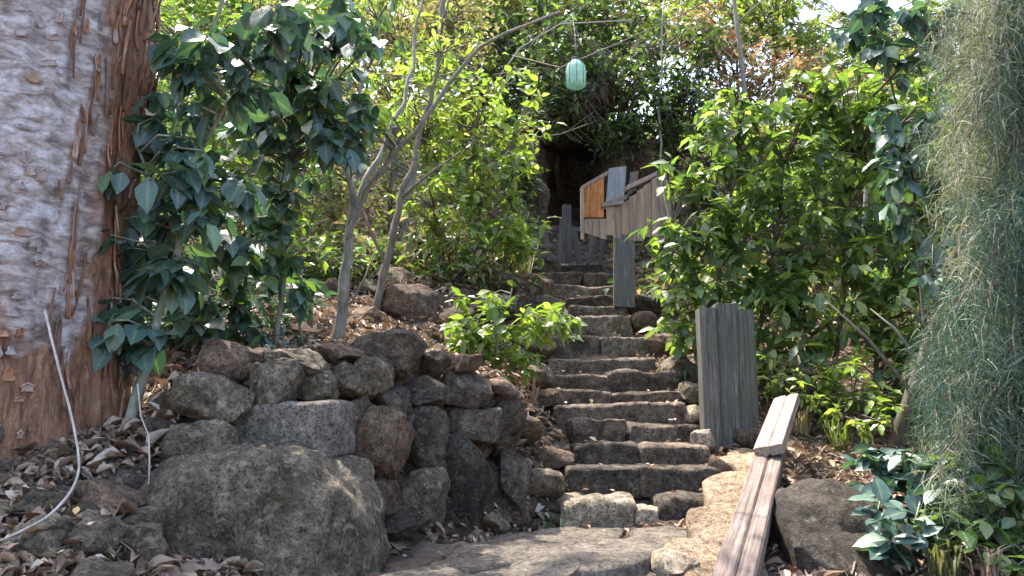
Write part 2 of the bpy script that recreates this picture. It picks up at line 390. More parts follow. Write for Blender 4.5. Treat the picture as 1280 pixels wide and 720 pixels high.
def ground_np(x, y):
    x = np.asarray(x, float); y = np.asarray(y, float)
    xc = np.clip(x, -14, 14); yc = np.clip(y, -5, 36)
    d = np.sqrt((xc[..., None] - A[:, 0]) ** 2 + (yc[..., None] - A[:, 1]) ** 2)
    return -(d @ CO[:nA]) + CO[nA] + CO[nA + 1] * xc + CO[nA + 2] * yc
def ground(x, y): return float(ground_np(np.array([x]), np.array([y]))[0])

def axis_coords(lo, hi, step, far):
    a = list(np.arange(lo, hi + 1e-6, step)); s = step; v = hi; out = []
    while v < far: s *= 1.35; v += s; out.append(v)
    s = step; v = lo; pre = []
    while v > -far: s *= 1.35; v -= s; pre.append(v)
    return np.array(pre[::-1] + a + out)
gx = axis_coords(-5, 5, 0.06, 500); gy = axis_coords(0.5, 14, 0.07, 500)
GX, GY = np.meshgrid(gx, gy)
GZ = np.concatenate([ground_np(GX[i:i + 20], GY[i:i + 20]) for i in range(0, len(gy), 20)])
near = (np.abs(GX) < 8) & (GY < 20) & (GY > -1)
for i, j in zip(*np.nonzero(near)):
    v = Vector((GX[i, j], GY[i, j], 0))
    GZ[i, j] += 0.10 * (noise.fractal(v * 1.6, 1.0, 2.0, 3)) * 0.5 + 0.045 * noise.noise(v * 7.0) + 0.02 * noise.noise(v * 19.0)
nx, ny = len(gx), len(gy)
idx = np.arange(nx * ny).reshape(ny, nx)
Q = np.stack([idx[:-1, :-1], idx[:-1, 1:], idx[1:, 1:], idx[1:, :-1]], -1).reshape(-1, 4)
gme = np_mesh('ground', np.stack([GX, GY, GZ], -1).reshape(-1, 3), Q, smooth=True)
tag(link_mesh('ground', gme, M['soil']), kind='structure')

# ------------------------------------------------------------------ stones
def _cube_grid(n):
    V = {}; F_ = []; verts = []
    def vid(p):
        k = tuple(round(c * n) for c in p)
        if k not in V: V[k] = len(verts); verts.append([c / n for c in k])
        return V[k]
    for ax in range(3):
        for sgn in (-1, 1):
            a, b = (ax + 1) % 3, (ax + 2) % 3
            for i in range(n):
                for j in range(n):
                    q = []
                    for di, dj in ((0, 0), (1, 0), (1, 1), (0, 1)):
                        p = [0, 0, 0]; p[ax] = sgn; p[a] = -1 + 2 * (i + di) / n; p[b] = -1 + 2 * (j + dj) / n
                        q.append(vid(p))
                    if sgn < 0: q.reverse()
                    F_.append(q)
    return np.array(verts), np.array(F_)
CG = {n: _cube_grid(n) for n in (4, 6, 8, 12, 16, 20, 28)}
def stone_mesh(name, half, n=8, power=3.0, rough=0.10, cuts=7, seed=0, lump=0.0, topcut=None):
    """weathered stone: a rounded block with chopped faces and uneven skin. half = half sizes"""
    r = random.Random(seed); V, Fq = CG[n]; V = V.copy()
    nrm = (np.abs(V) ** power).sum(1) ** (1 / power); V = V / nrm[:, None]
    for k in range(cuts):
        d = np.array([r.gauss(0, 1), r.gauss(0, 1), r.gauss(0, 1)]); d /= np.linalg.norm(d)
        lim = r.uniform(0.62, 0.94); s = V @ d; over = np.maximum(s - lim, 0); V = V - over[:, None] * d * 0.94
    off = Vector((r.uniform(-50, 50), r.uniform(-50, 50), r.uniform(-50, 50)))
    hs = np.array(half); size = float(hs.mean())
    W = V * hs
    out = np.empty_like(W)
    for i, p in enumerate(W):
        q = Vector(p) / size
        nn = Vector(V[i]).normalized()
        d = rough * (noise.noise(q * 1.1 + off) * 1.2 + noise.noise(q * 2.7 + off) * 0.6 + noise.noise(q * 6.0 + off) * 0.30 + noise.noise(q * 13.0 + off) * 0.20 + noise.noise(q * 24.0 + off) * 0.10)
        if lump: d += lump * (0.5 - abs(noise.noise(q * 1.9 - off)))
        out[i] = np.array(Vector(p) + nn * d * size)
    me = np_mesh(name, out, Fq, smooth=True); me.set_sharp_from_angle(angle=R(32)); return me
def stone_px(name, box, Y, depth, mat, parent=None, base=None, n=8, power=3.0, rough=0.10, cuts=7, seed=0, tilt=0.0, lump=0.0, grow=1.0, yaw=0.0):
    x0, y0, x1, y1 = box; cx, cy = (x0 + x1) / 2, (y0 + y1) / 2
    c = P(cx, cy, Y + depth / 2)
    hw = (x1 - x0) / 2 / F * Y * grow; hh = (y1 - y0) / 2 / F * Y * grow
    me = stone_mesh(name, (hw, depth / 2, hh), n, power, rough, cuts, seed, lump)
    o = link_mesh(name, me, mat, parent, c - Vector(base) if base is not None else c)
    o.rotation_euler = (0, tilt, yaw)
    return o

# dry stone retaining wall
wbase = P(430, 655, 4.6); wbase.z = 0.0
wall = empty('dry_stone_wall', wbase, 'rough dry stone retaining wall of mossy grey rocks left of the steps', 'wall')
def wallY(px, py):
    xs = [w_[0] for w_ in WALL]; ys = [w_[1] for w_ in WALL]
    return float(np.interp(px, xs, ys)) + (655 - py) / 1000.0 * 1.1
WS = [ # box, material, power, tilt, lump
    ((296, 508, 430, 570), 'stone_flat', 11, -0.05, 0), ((198, 522, 313, 594), 'stone', 2.6, -0.1, .1), ((213, 475, 310, 527), 'stone', 2.6, 0.05, .1),
    ((306, 446, 376, 515), 'stone', 3, 0.1, .1), ((368, 466, 427, 512), 'stone', 3, 0, .1), ((338, 437, 408, 468), 'stone', 2.6, 0.05, .1),
    ((400, 429, 452, 458), 'stone_brown', 2.6, 0, 0), ((410, 453, 456, 495), 'stone', 3, 0, 0), ((440, 449, 489, 500), 'stone', 3, 0.1, 0),
    ((446, 417, 524, 468), 'stone_dark', 2.8, 0.1, .1), ((426, 495, 466, 553), 'stone', 3, 0.1, 0), ((463, 480, 511, 521), 'stone_dark', 2.8, 0, 0),
    ((499, 469, 554, 513), 'stone_dark', 2.8, 0.1, 0), ((551, 466, 616, 513), 'stone_dark', 2.8, 0.2, 0), ((420, 512, 516, 612), 'stone_brown', 3.4, 0.35, 0),
    ((499, 513, 555, 597), 'stone_dark', 3.2, 0.1, 0), ((551, 507, 620, 554), 'stone_dark', 3.6, 0, 0), ((549, 553, 620, 668), 'stone_dark', 4.5, 0.02, 0),
    ((616, 560, 660, 642), 'stone_dark', 3, 0.1, 0), ((446, 598, 501, 637), 'stone_brown', 2.6, 0.1, 0), ((472, 598, 563, 672), 'stone', 2.8, -0.3, .1),
    ((598, 502, 652, 566), 'stone_dark', 3, 0.1, 0), ((538, 575, 556, 600), 'stone', 2.6, 0, 0), ((470, 640, 520, 682), 'stone_dark', 2.6, 0, 0),
    ((270, 500, 306, 528), 'stone', 2.6, 0, 0), ((340, 560, 380, 582), 'stone_brown', 2.6, 0, 0), ((382, 562, 424, 580), 'stone', 2.6, 0, 0), ((610, 478, 650, 508), 'stone_brown', 2.6, 0, 0),
    ((522, 440, 562, 472), 'stone_dark', 2.6, 0, 0), ((628, 625, 668, 660), 'stone_brown', 2.6, 0, 0), ((600, 640, 640, 672), 'stone', 2.6, 0, 0), ((560, 442, 600, 470), 'stone_brown', 2.6, 0, 0),
]
for i, (b, m_, pw, tl, lu) in enumerate(WS):
    Y = wallY((b[0] + b[2]) / 2, (b[1] + b[3]) / 2)
    big = (b[2] - b[0]) > 60
    stone_px('stone', b, Y - 0.02, 0.30 + 0.1 * random.random(), M[m_], wall, wbase, 20 if big else 16, pw + 1.0, 0.13 if m_ != 'stone_flat' else 0.045, 11 if pw < 5 else 0, 100 + i, tl, lu, 1.15, random.uniform(-.1, .1))
# hearting stones packed behind the face
hr = random.Random(3)
for i in range(46):
    px = hr.uniform(215, 655); py = hr.uniform(450 if px < 520 else 485, 650)
    Y = wallY(px, py) + 0.22
    s = hr.uniform(22, 38)
    stone_px('stone', (px - s, py - s * .7, px + s, py + s * .7), Y, 0.26, M[hr.choice(['stone', 'stone_dark', 'stone_brown'])], wall, wbase, 8, 3.2, 0.14, 8, 300 + i, hr.uniform(-.3, .3))
# the great boulder at its foot
o = stone_px('boulder', (198, 562, 476, 800), 3.80, 1.05, M['stone'], None, None, 28, 3.6, 0.14, 3, 773, 0.02, 0.16, 1.06)
tag(o, 'huge rounded lichen-grey boulder at the foot of the stone wall', 'boulder')

ROCKS = [ # box, Y, depth, material, label
    ((32, 546, 122, 606), 4.0, .5, 'stone_brown', 'flat brown rock just right of the pale hanging vine, below the big trunk'),
    ((92, 605, 188, 646), 3.65, .45, 'stone_brown', 'pinkish flat rock strewn with leaves in the lower left slope'),
    ((78, 650, 156, 712), 3.35, .4, 'stone', 'grey lumpy rock in the bottom left corner beside the great boulder'),
    ((138, 658, 206, 712), 3.5, .4, 'stone', 'grey rock wedged against the left side of the great boulder'),
    ((-30, 665, 84, 760), 3.1, .5, 'stone', 'mossy dark rock in the very bottom left corner'),
    ((-20, 578, 54, 626), 3.75, .4, 'stone_dark', 'dark grey rock at the left edge under the pale vine'),
    ((12, 612, 78, 656), 3.5, .35, 'stone', 'grey flat rock under the bend of the pale vine'),
    ((26, 646, 88, 684), 3.3, .3, 'stone', 'small rounded rock above the mossy corner rock'),
    ((150, 634, 206, 668), 3.65, .3, 'stone', 'small grey rock tucked beside the great boulder'),
    ((148, 528, 224, 574), 4.25, .4, 'stone_dark', 'dark rock at the foot of the slanting green stem'),
    ((92, 702, 164, 760), 3.05, .4, 'stone', 'grey rock cut by the bottom edge left of the great boulder'),
    ((130, 585, 200, 612), 3.95, .35, 'stone_dark', 'low dark rock half buried in leaves on the left slope'),
    ((366, 388, 418, 428), 6.9, .4, 'stone_brown', 'brown rock in the shade behind the wall top, left of the grey stem'),
    ((428, 380, 486, 428), 7.0, .5, 'stone_brown', 'reddish brown rock just right of the grey stem'),
    ((480, 360, 558, 420), 7.3, .6, 'stone_brown', 'large brown boulder behind the wall next to the bright sapling'),
    ((352, 404, 402, 440), 6.3, .3, 'stone_brown', 'long pinkish rock on the terrace behind the wall'),
    ((560, 340, 640, 372), 9.4, .5, 'stone_brown', 'brown rock bank under the yellow-green bushes'),
    ((470, 335, 520, 362), 9.0, .5, 'stone', 'grey rock in the undergrowth above the terrace'),
    ((962, 596, 1140, 850), 4.15, 1.3, 'stone_dark', 'broad dark boulder right of the timber beam'),
    ((905, 560, 960, 600), 6.2, .4, 'stone_cream', 'pale cream rock at the foot of the grey stone-like post'),
    ((880, 575, 928, 640), 5.75, .35, 'stone_brown', 'brown rock wedged between the lowest steps and cream kerb'),
    ((862, 540, 896, 566), 6.35, .25, 'stone_pale', 'pale round stone at the right end of the third step'),
    ((850, 508, 880, 530), 6.9, .25, 'stone_pale', 'yellowish stone beside the grey post, right of the steps'),
    ((846, 480, 882, 506), 7.4, .3, 'stone', 'grey green stone right of the sixth step'),
    ((826, 446, 876, 482), 8.0, .4, 'stone', 'mossy stone on the bank right of the middle steps'),
    ((806, 420, 846, 452), 8.7, .4, 'stone_brown', 'brown stone on the bank beside the big square step block'),
    ((790, 392, 826, 424), 9.2, .4, 'stone_brown', 'small brown rock where the bank meets the upper steps'),
    ((788, 370, 850, 396), 9.8, .4, 'stone_dark', 'dark ledge rock right of the narrow upper steps'),
    ((648, 590, 700, 622), 5.55, .3, 'stone', 'grey rock in the rubble left of the lowest steps'),
    ((664, 560, 712, 586), 5.95, .3, 'stone_brown', 'reddish rock in the rubble left of the third step'),
    ((652, 530, 690, 560), 6.2, .3, 'stone', 'rounded rock in the rubble beside the wall corner'),
    ((655, 318, 700, 348), 11.6, .5, 'stone', 'mossy rock left of the topmost steps'),
    ((820, 690, 872, 724), 3.95, .3, 'stone_pale', 'pale lumpy stone at the bottom edge beside the cream kerb'),
    ((395, 352, 436, 378), 8.2, .4, 'stone_brown', 'brown rock under the forked grey tree at the back of the terrace'),
    ((330, 372, 372, 396), 7.4, .4, 'stone_brown', 'low rusty rock in front of the dark many-stemmed shrub'),
    ((540, 384, 590, 412), 7.4, .4, 'stone_brown', 'brown rock peeping out behind the bright sapling, left side'),
    ((590, 372, 650, 398), 8.2, .5, 'stone', 'grey rock bank behind the bright sapling'),
    ((648, 372, 700, 402), 9.2, .5, 'stone_dark', 'dark rock holding the bank left of the tenth step'),
    ((640, 345, 690, 372), 10.2, .5, 'stone_brown', 'brown rock left of the upper steps'),
    ((652, 420, 692, 450), 8.2, .4, 'stone_brown', 'brown rock beside the left end of the eighth step'),
    ((655, 455, 690, 482), 7.4, .35, 'stone', 'grey rock beside the left end of the sixth step'),
    ((664, 488, 696, 512), 6.9, .3, 'stone_brown', 'brown rock beside the left end of the fifth step'),
    ((452, 352, 486, 372), 8.6, .4, 'stone', 'small grey rock between the thin crooked tree and brown boulder'),
    ((868, 664, 905, 700), 4.5, .25, 'stone', 'small grey stone between landing slabs and cream kerb'),
]
for i, (b, Y, dp, m_, lab) in enumerate(ROCKS):
    big = b[2] - b[0] > 90
    o = stone_px('boulder' if big and 'boulder' in lab else 'rock', b, Y, dp, M[m_], None, None, 20 if big else 12, 3.2, 0.13, 10, 500 + i, random.uniform(-.12, .12), .08 if big else 0, 1.2, random.uniform(-.2, .2))
    tag(o, lab, 'boulder' if 'boulder' in lab else 'rock')

# stone stairs
sb = P(800, 655, 5.5); sb.z = 0
stairs = empty('stone_stairs', sb, 'long flight of rough dark stone steps climbing the slope to the wooden box', 'stairs')
for i, (yt, xl, xr, Y, joints) in enumerate(STEPS):
    zt = SZ[i]; zb = SZ[i - 1] - 0.05 if i else -0.08
    edges = [xl] + list(joints) + [xr]
    Yn = STEPS[i + 1][3] if i + 1 < len(STEPS) else Y + 0.6
    for j in range(len(edges) - 1):
        X0, X1 = P(edges[j], yt, Y).x, P(edges[j + 1], yt, Y).x
        dz = random.uniform(-0.02, 0.02)
        half = ((X1 - X0) / 2 + (0.012 if i > 3 else 0.008), (Yn - Y + 0.16) / 2, (zt - zb) / 2 + .012)
        mat = 'stone_step'
        if i == 0: mat = ['stone_pale', 'stone_pale', 'stone_dark'][j]
        elif i == 1: mat = 'stone_dark'
        elif i == 8 and j == 1: mat = 'stone_slab'
        elif i > 8: mat = random.choice(['stone_step', 'stone', 'stone_dark'])
        if i == 0 and j == 0: dz = -0.02
        if i == 0 and j == 1: dz = -0.05; half = (half[0], 0.09, half[2] * 0.8)
        me = stone_mesh('step_stone', half, 16, 12 if i else 7, 0.15 if X1 - X0 < .5 else 0.11, 0, 900 + i * 10 + j, 0.02)
        o = link_mesh('step_stone', me, M[mat], stairs, Vector(((X0 + X1) / 2, Y + half[1] - random.uniform(0, .03), (zt + zb) / 2 + dz)) - sb)
        o.rotation_euler = (random.uniform(-.02, .02), random.uniform(-.045, .045), random.uniform(-.07, .07))

# landing slabs
def slab(corners, z, th, mat, seed, label, tiltx=0):
    """flat flagstone with an irregular outline given by picture corners on level z"""
    poly = [PZ(px, py, z) for px, py in corners]
    c = sum(poly, Vector()) / len(poly); r = random.Random(seed)
    ring = []
    for i in range(len(poly)):
        a, b = poly[i], poly[(i + 1) % len(poly)]
        k = max(2, int((b - a).length / 0.07))
        for t in range(k):
            q = a.lerp(b, t / k); q = q + Vector((noise.noise(q * 5 + Vector((seed, 0, 0))), noise.noise(q * 5 + Vector((0, seed, 0))), 0)) * 0.035
            ring.append(q)
    n = len(ring); verts = []; faces = []
    NR = 7
    for lv in range(NR):
        s = 1 - lv / NR
        for q in ring:
            p = c.lerp(q, s); p.z = z + 0.022 * noise.noise(p * 3.1 + Vector((seed, 0, 0))) + 0.01 * noise.noise(p * 11) + (0.0 if lv else -0.014) + (p.x - c.x) * tiltx
            verts.append(p)
    verts.append(Vector((c.x, c.y, z)))
    low = len(verts)
    for q in ring:
        p = c.lerp(q, 1.012); p.z = z - 0.03 + (p.x - c.x) * tiltx; verts.append(p)
    for q in ring:
        p = c.lerp(q, 0.97 + 0.05 * r.random()); p.z = z - th + (p.x - c.x) * tiltx; verts.append(p)
    for i in range(n):
        j = (i + 1) % n
        for lv in range(NR - 1): faces.append((lv * n + i, lv * n + j, (lv + 1) * n + j, (lv + 1) * n + i))
        faces.append(((NR - 1) * n + i, (NR - 1) * n + j, NR * n))
        faces.append((low + i, low + j, j, i)); faces.append((low + n + i, low + n + j, low + j, low + i))
    faces.append(tuple(low + n + i for i in range(n)))
    me = bpy.data.meshes.new('flagstone'); me.from_pydata([tuple(v - c) for v in verts], [], faces); me.update()
    me.polygons.foreach_set('use_smooth', [True] * len(me.polygons))
    o = link_mesh('flagstone', me, M[mat], None, c)
    return tag(o, label, 'flagstone', 'flagstones of the landing')
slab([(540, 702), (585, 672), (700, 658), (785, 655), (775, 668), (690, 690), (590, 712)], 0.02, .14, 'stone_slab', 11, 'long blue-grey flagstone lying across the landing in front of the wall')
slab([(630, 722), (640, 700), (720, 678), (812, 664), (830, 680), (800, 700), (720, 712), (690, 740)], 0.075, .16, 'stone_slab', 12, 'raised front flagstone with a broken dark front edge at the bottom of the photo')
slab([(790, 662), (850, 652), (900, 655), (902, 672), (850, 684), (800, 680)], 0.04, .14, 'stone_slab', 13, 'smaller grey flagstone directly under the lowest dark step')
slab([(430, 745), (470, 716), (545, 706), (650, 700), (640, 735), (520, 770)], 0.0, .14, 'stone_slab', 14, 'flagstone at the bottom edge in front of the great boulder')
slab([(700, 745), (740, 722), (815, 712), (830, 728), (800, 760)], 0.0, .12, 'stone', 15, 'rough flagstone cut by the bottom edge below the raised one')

# rubble of small stones beside the steps
rb = random.Random(21); n_rub = 0
RUB = [((640, 700), (495, 655), 62, 'left'), ((880, 925), (560, 650), 14, 'right'), ((480, 640), (660, 690), 22, 'left'), ((830, 880), (440, 545), 16, 'right'), ((20, 200), (560, 700), 46, 'slope'), ((240, 420), (425, 470), 20, 'top')]
protos = [stone_mesh('loose_stone', (1, .8, .6), 4, 2.6, 0.14, 5, 60 + k) for k in range(7)]
RUBM = ['stone', 'stone_brown', 'stone_pale', 'stone_dark', 'stone_step', 'stone_pale', 'stone']
for k, p_ in enumerate(protos): p_.materials.append(M[RUBM[k]])
LM = [((60, 580), 'the pale vine'), (( 110, 575), 'the flat brown rock'), ((140, 625), 'the pinkish flat rock'), ((190, 655), 'the left flank of the great boulder'), ((40, 690), 'the mossy corner rock'), ((120, 700), 'the bottom left rocks'), ((150, 545), 'the slanting green stem'), ((190, 600), 'the thin tendril'),
      ((230, 450), 'the left end of the wall top'), ((290, 440), 'the dead branch on the terrace'), ((340, 430), 'the many-stemmed dark shrub'), ((420, 440), 'the forked grey stem'),
      ((660, 640), 'the lowest step'), ((655, 600), 'the wall corner'), ((690, 560), 'the third step'), ((670, 520), 'the rusty stalks'), ((700, 500), 'the fifth step'), ((520, 675), 'the great boulder and landing'), ((600, 670), 'the wall foot'),
      ((900, 600), 'the top of the cream kerb'), ((905, 640), 'the cream kerb'), ((870, 530), 'the grey post'), ((860, 480), 'the mossy bank stone'), ((840, 450), 'the square step block'),
      ((1020, 600), 'the dark boulder top'), ((1080, 610), 'the glossy blue-green plants'), ((1010, 570), 'the timber beam')]
def near(px, py): return min(LM, key=lambda l: (l[0][0] - px) ** 2 + (l[0][1] - py) ** 2)[1]
STN = {'stone': 'mottled grey', 'stone_brown': 'brown', 'stone_pale': 'pale', 'stone_dark': 'dark', 'stone_step': 'reddish grey'}
LAB = {'left': ('small loose stone in the rubble at the foot of the wall and steps', 'loose stones left of the steps'),
       'right': ('small loose stone packed along the right side of the steps', 'loose stones right of the steps'),
       'slope': ('small loose stone among leaves on the bottom left slope', 'loose stones on the left slope'),
       'top': ('small loose stone lying on top of the retaining wall', 'loose stones on the wall top')}
def hit_ground(px, py, y0=2.6, y1=14):
    """where the line of sight through a picture point meets the ground"""
    Ys = np.linspace(y0, y1, 160)
    a = P(px, py, 1.0) - CAM
    g = ground_np(a.x * Ys, Ys); z = CAM.z + a.z * Ys
    k = np.nonzero(z < g)[0]
    if len(k) == 0: return None
    Y = Ys[k[0]]; return Vector((a.x * Y, Y, float(g[k[0]])))
for (xr_, yr_, n_, zone) in RUB:
    for i in range(n_):
        sx_, sy_ = rb.uniform(*xr_), rb.uniform(*yr_); p = hit_ground(sx_, sy_)
        if p is None: continue
        s = rb.uniform(0.025, 0.065)
        k = rb.randrange(7)
        o = bpy.data.objects.new('loose_stone', protos[k]); COL.objects.link(o)
        o.location = p + Vector((0, 0, s * .35)); o.scale = (s * rb.uniform(.8, 1.4), s, s * rb.uniform(.7, 1.1)); o.rotation_euler = (rb.uniform(-.4, .4), rb.uniform(-.4, .4), rb.uniform(0, 6))
        tag(o, ('tiny' if s < .036 else 'small' if s < .052 else 'fist-sized') + ' ' + STN[RUBM[k]] + ' loose stone lying near ' + near(sx_, sy_), 'stone', LAB[zone][1])

# ------------------------------------------------------------------ timber: post, beam, kerb
def board(name, c, ax, ay, az, mat, parent, base, seed=0, groove=0, n=14):
    """weathered board: half axes ax (width), ay (thickness), az (length); grain follows az; worn ragged ends"""
    L_ = Vector(az).length; W_ = Vector(ax).length; T_ = Vector(ay).length
    r = random.Random(seed); verts = []; faces = []; m = 8
    prof = []
    for k in range(m + 1): prof.append((-1 + 2 * k / m, -1))
    for k in range(m + 1): prof.append((1 - 2 * k / m, 1))
    np_ = len(prof)
    offs = Vector((seed * 3.1, seed * 1.7, 0))
    for i in range(n + 1):
        t = -1 + 2 * i / n
        for (u, v) in prof:
            x = u * W_; y = v * T_; z = t * L_
            wob = noise.noise(Vector((u * 3, v, t * 2.2)) + offs) * 0.05
            x += u * wob * W_ * 0.8
            if abs(u) > .95: y *= 0.82
            g = 0
            if groove and v < 0 and abs(abs(u) - 0.30) < 0.08: g = groove
            y -= v * (g + 0.06 * T_ * (1 + noise.noise(Vector((u * 9, v, t * 1.3)) + offs)))
            if i in (0, n): z += (0.02 if i == n else -0.02) * noise.noise(Vector((u * 4, v, i)) + offs) * 2 * min(1, L_)
            verts.append((x, y, z))
    for i in range(n):
        for k in range(np_):
            k2 = (k + 1) % np_
            faces.append((i * np_ + k, i * np_ + k2, (i + 1) * np_ + k2, (i + 1) * np_ + k))
    faces.append(tuple(reversed(range(np_)))); faces.append(tuple(n * np_ + k for k in range(np_)))
    me = bpy.data.meshes.new(name); me.from_pydata(verts, [], faces); me.update()
    me.polygons.foreach_set('use_smooth', [False] * len(me.polygons))
    o = link_mesh(name, me, mat, parent, Vector(c) - Vector(base))
    X = Vector(ax).normalized(); Z = Vector(az).normalized(); Yv = Z.cross(X).normalized(); X = Yv.cross(Z)
    o.rotation_euler = Matrix((X, Yv, Z)).transposed().to_euler()
    return o
# grey upright post of three weathered boards
pb = P(917, 560, 6.6)
post = empty('grey_post', pb, 'thick weathered grey upright post of split boards right of the steps', 'post')
for k, (xa, xb, yt_, yb_, dY) in enumerate(((878, 899, 386, 568, 0.0), (898, 926, 381, 570, 0.015), (925, 946, 388, 566, 0.005))):
    top = P((xa + xb) / 2 - 3, yt_, 6.6 + dY); bot = P((xa + xb) / 2 + 5, yb_, 6.6 + dY)
    w_ = (xb - xa) / 2 / F * 6.6
    board('board', (top + bot) / 2 + Vector((0, .09, -0.02)), Vector((w_ + .002, 0, 0)), Vector((0, .1, 0)), (top - bot) / 2 + Vector((0, 0, .03)), M['wood_grey'], post, pb, 40 + k, 0.004)
for k in range(1):
    o = stone_px('wedge', (918, 535, 975, 560), 6.45, .25, M['stone_dark'], post, pb, 6, 3, .1, 4, 47)

# fallen beam: short upper plank overlapping a long grooved timber
def beam(name, a, b, wid, th, mat, label, seed, groove=0.0, roll=0.0):
    a, b = Vector(a), Vector(b); d = (b - a) / 2; c = (a + b) / 2
    side = d.cross(Vector((0, 0, 1))).normalized(); side = Quaternion(d.normalized(), roll) @ side
    nrm = side.cross(d).normalized()
    root = empty(name, a, label, 'beam')
    board('plank', c + side * (wid * 0.27), side * (wid * 0.235), nrm * th, d, mat, root, a, seed, 0)
    board('plank', c - side * (wid * 0.23) + nrm * 0.006, side * (wid * 0.265), nrm * th, d * 0.997, mat, root, a, seed + 1, 0)
    return root
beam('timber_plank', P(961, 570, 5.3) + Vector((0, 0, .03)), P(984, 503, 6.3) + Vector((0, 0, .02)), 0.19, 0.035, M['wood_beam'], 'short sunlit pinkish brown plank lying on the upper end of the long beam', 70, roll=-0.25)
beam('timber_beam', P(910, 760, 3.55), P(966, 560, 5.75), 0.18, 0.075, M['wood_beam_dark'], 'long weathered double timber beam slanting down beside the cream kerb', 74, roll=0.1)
# cream kerb: sloping slabs of pale stone left of the beam
kb = P(905, 700, 4.2)
kerb = empty('cream_kerb', kb, 'sunlit cream stone kerb sloping down between the steps and the timber beam', 'kerb')
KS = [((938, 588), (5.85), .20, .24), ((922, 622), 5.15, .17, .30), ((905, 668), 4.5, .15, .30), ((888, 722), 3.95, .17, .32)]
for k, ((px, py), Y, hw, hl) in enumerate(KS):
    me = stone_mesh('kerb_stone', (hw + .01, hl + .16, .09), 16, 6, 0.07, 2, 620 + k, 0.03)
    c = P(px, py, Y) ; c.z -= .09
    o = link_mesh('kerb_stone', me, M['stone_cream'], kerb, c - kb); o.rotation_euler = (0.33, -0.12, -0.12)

# ------------------------------------------------------------------ leaves
def leaf_proto(w=0.45, fold=0.16, droop=0.18, kind='full', lobes=False):
    """a leaf of unit length along +Y, folded at the midrib, drooping to its tip"""
    if kind == 'tiny':
        V = np.array([(0, 0, 0), (-w / 2, .45, fold * .5), (w / 2, .45, fold * .5), (0, 1, -droop)]); T = np.array([(0, 2, 3), (0, 3, 1)])
        return V, T
    if kind == 'small':
        V = np.array([(0, 0, 0), (-w / 2, .4, fold * .6), (w / 2, .4, fold * .6), (0, .45, 0), (0, 1, -droop)])
        T = np.array([(0, 3, 1), (0, 2, 3), (1, 3, 4), (3, 2, 4)]); return V, T
    prof = [(0.0, .03), (.16, .55), (.36, .95), (.56, .92), (.78, .52), (.93, .16)]
    V = []; T = []
    for t, ww in prof:
        z = -droop * t * t; h = ww * w / 2; wave = 0.02 * math.sin(t * 14)
        V += [(-h, t, z + fold * h * 1.6 + wave), (0, t, z), (h, t, z + fold * h * 1.6 - wave)]
    V.append((0, 1.0, -droop))
    for i in range(len(prof) - 1):
        a = i * 3; b = a + 3
        T += [(a, a + 1, b + 1), (a, b + 1, b), (a + 1, a + 2, b + 2), (a + 1, b + 2, b + 1)]
    a = (len(prof) - 1) * 3; T += [(a, a + 1, a + 3), (a + 1, a + 2, a + 3)]
    return np.array(V), np.array(T)
LP = {'full': leaf_proto(.46), 'long': leaf_proto(.3, .2, .25), 'broad': leaf_proto(.62, .14, .16), 'small': leaf_proto(.45, .2, .15, 'small'), 'tiny': leaf_proto(.5, .2, .1, 'tiny'),
      'curl': leaf_proto(.5, .9, -.25, 'small'), 'curl_full': leaf_proto(.55, .5, -.16), 'dry': leaf_proto(.46, .75, .28)}
def frames(dirs, roll, up=np.array([0, 0, 1.0])):
    """rotation matrices whose Y is dirs and whose Z leans to up, rolled"""
    y = dirs / np.linalg.norm(dirs, axis=1, keepdims=True)
    x = np.cross(y, up); l = np.linalg.norm(x, axis=1, keepdims=True); l[l < 1e-4] = 1; x = x / l
    z = np.cross(x, y)
    c, s = np.cos(roll)[:, None], np.sin(roll)[:, None]
    x2 = x * c + z * s; z2 = -x * s + z * c
    return np.stack([x2, y, z2], axis=2)
def leaves_mesh(name, proto, pos, Rm, sc, tint):
    V, T = proto; n = len(pos); k = len(V)
    W = np.einsum('nij,kj->nki', Rm, V) * sc[:, None, None] + pos[:, None, :]
    TT = T[None] + (np.arange(n) * k)[:, None, None]
    me = np_mesh(name, W.reshape(-1, 3), TT.reshape(-1, 3), np.repeat(tint, k), smooth=(k > 8)); add_rib(me, k, n); return me
def add_rib(me, k, n):
    if k <= 8: return
    rib = np.zeros(k, np.float32); rib[1::3] = 1; rib[-1] = 0.6
    a = me.attributes.new('rib', 'FLOAT', 'POINT'); a.data.foreach_set('value', np.tile(rib, n))
_leafmesh = {}
def leaf_objects(proto, pos, Rm, sc, mat, parent, base):
    key = (proto, mat.name)
    if key not in _leafmesh:
        V, T = LP[proto]; me = np_mesh('leaf', V, T, smooth=len(V) > 8); add_rib(me, len(V), 1); me.materials.append(mat); _leafmesh[key] = me
    me = _leafmesh[key]
    for p, r, s in zip(pos, Rm, sc):
        o = bpy.data.objects.new('leaf', me); COL.objects.link(o); o.parent = parent
        o.location = Vector(p) - base; o.rotation_mode = 'QUATERNION'; o.rotation_quaternion = Matrix([[float(v) for v in row] for row in r]).to_quaternion(); o.scale = (s, s, s)
def in_view(p, m=30):
    """picture position of a world point array"""
    d = p - np.array(CAM); fy = d[:, 1] * CP + d[:, 2] * SP; up = -d[:, 1] * SP + d[:, 2] * CP
    fy = np.maximum(fy, .01); px = 640 + F * d[:, 0] / fy; py = 360 - F * up / fy
    return (px > -m) & (px < 1280 + m) & (py > -m) & (py < 720 + m)

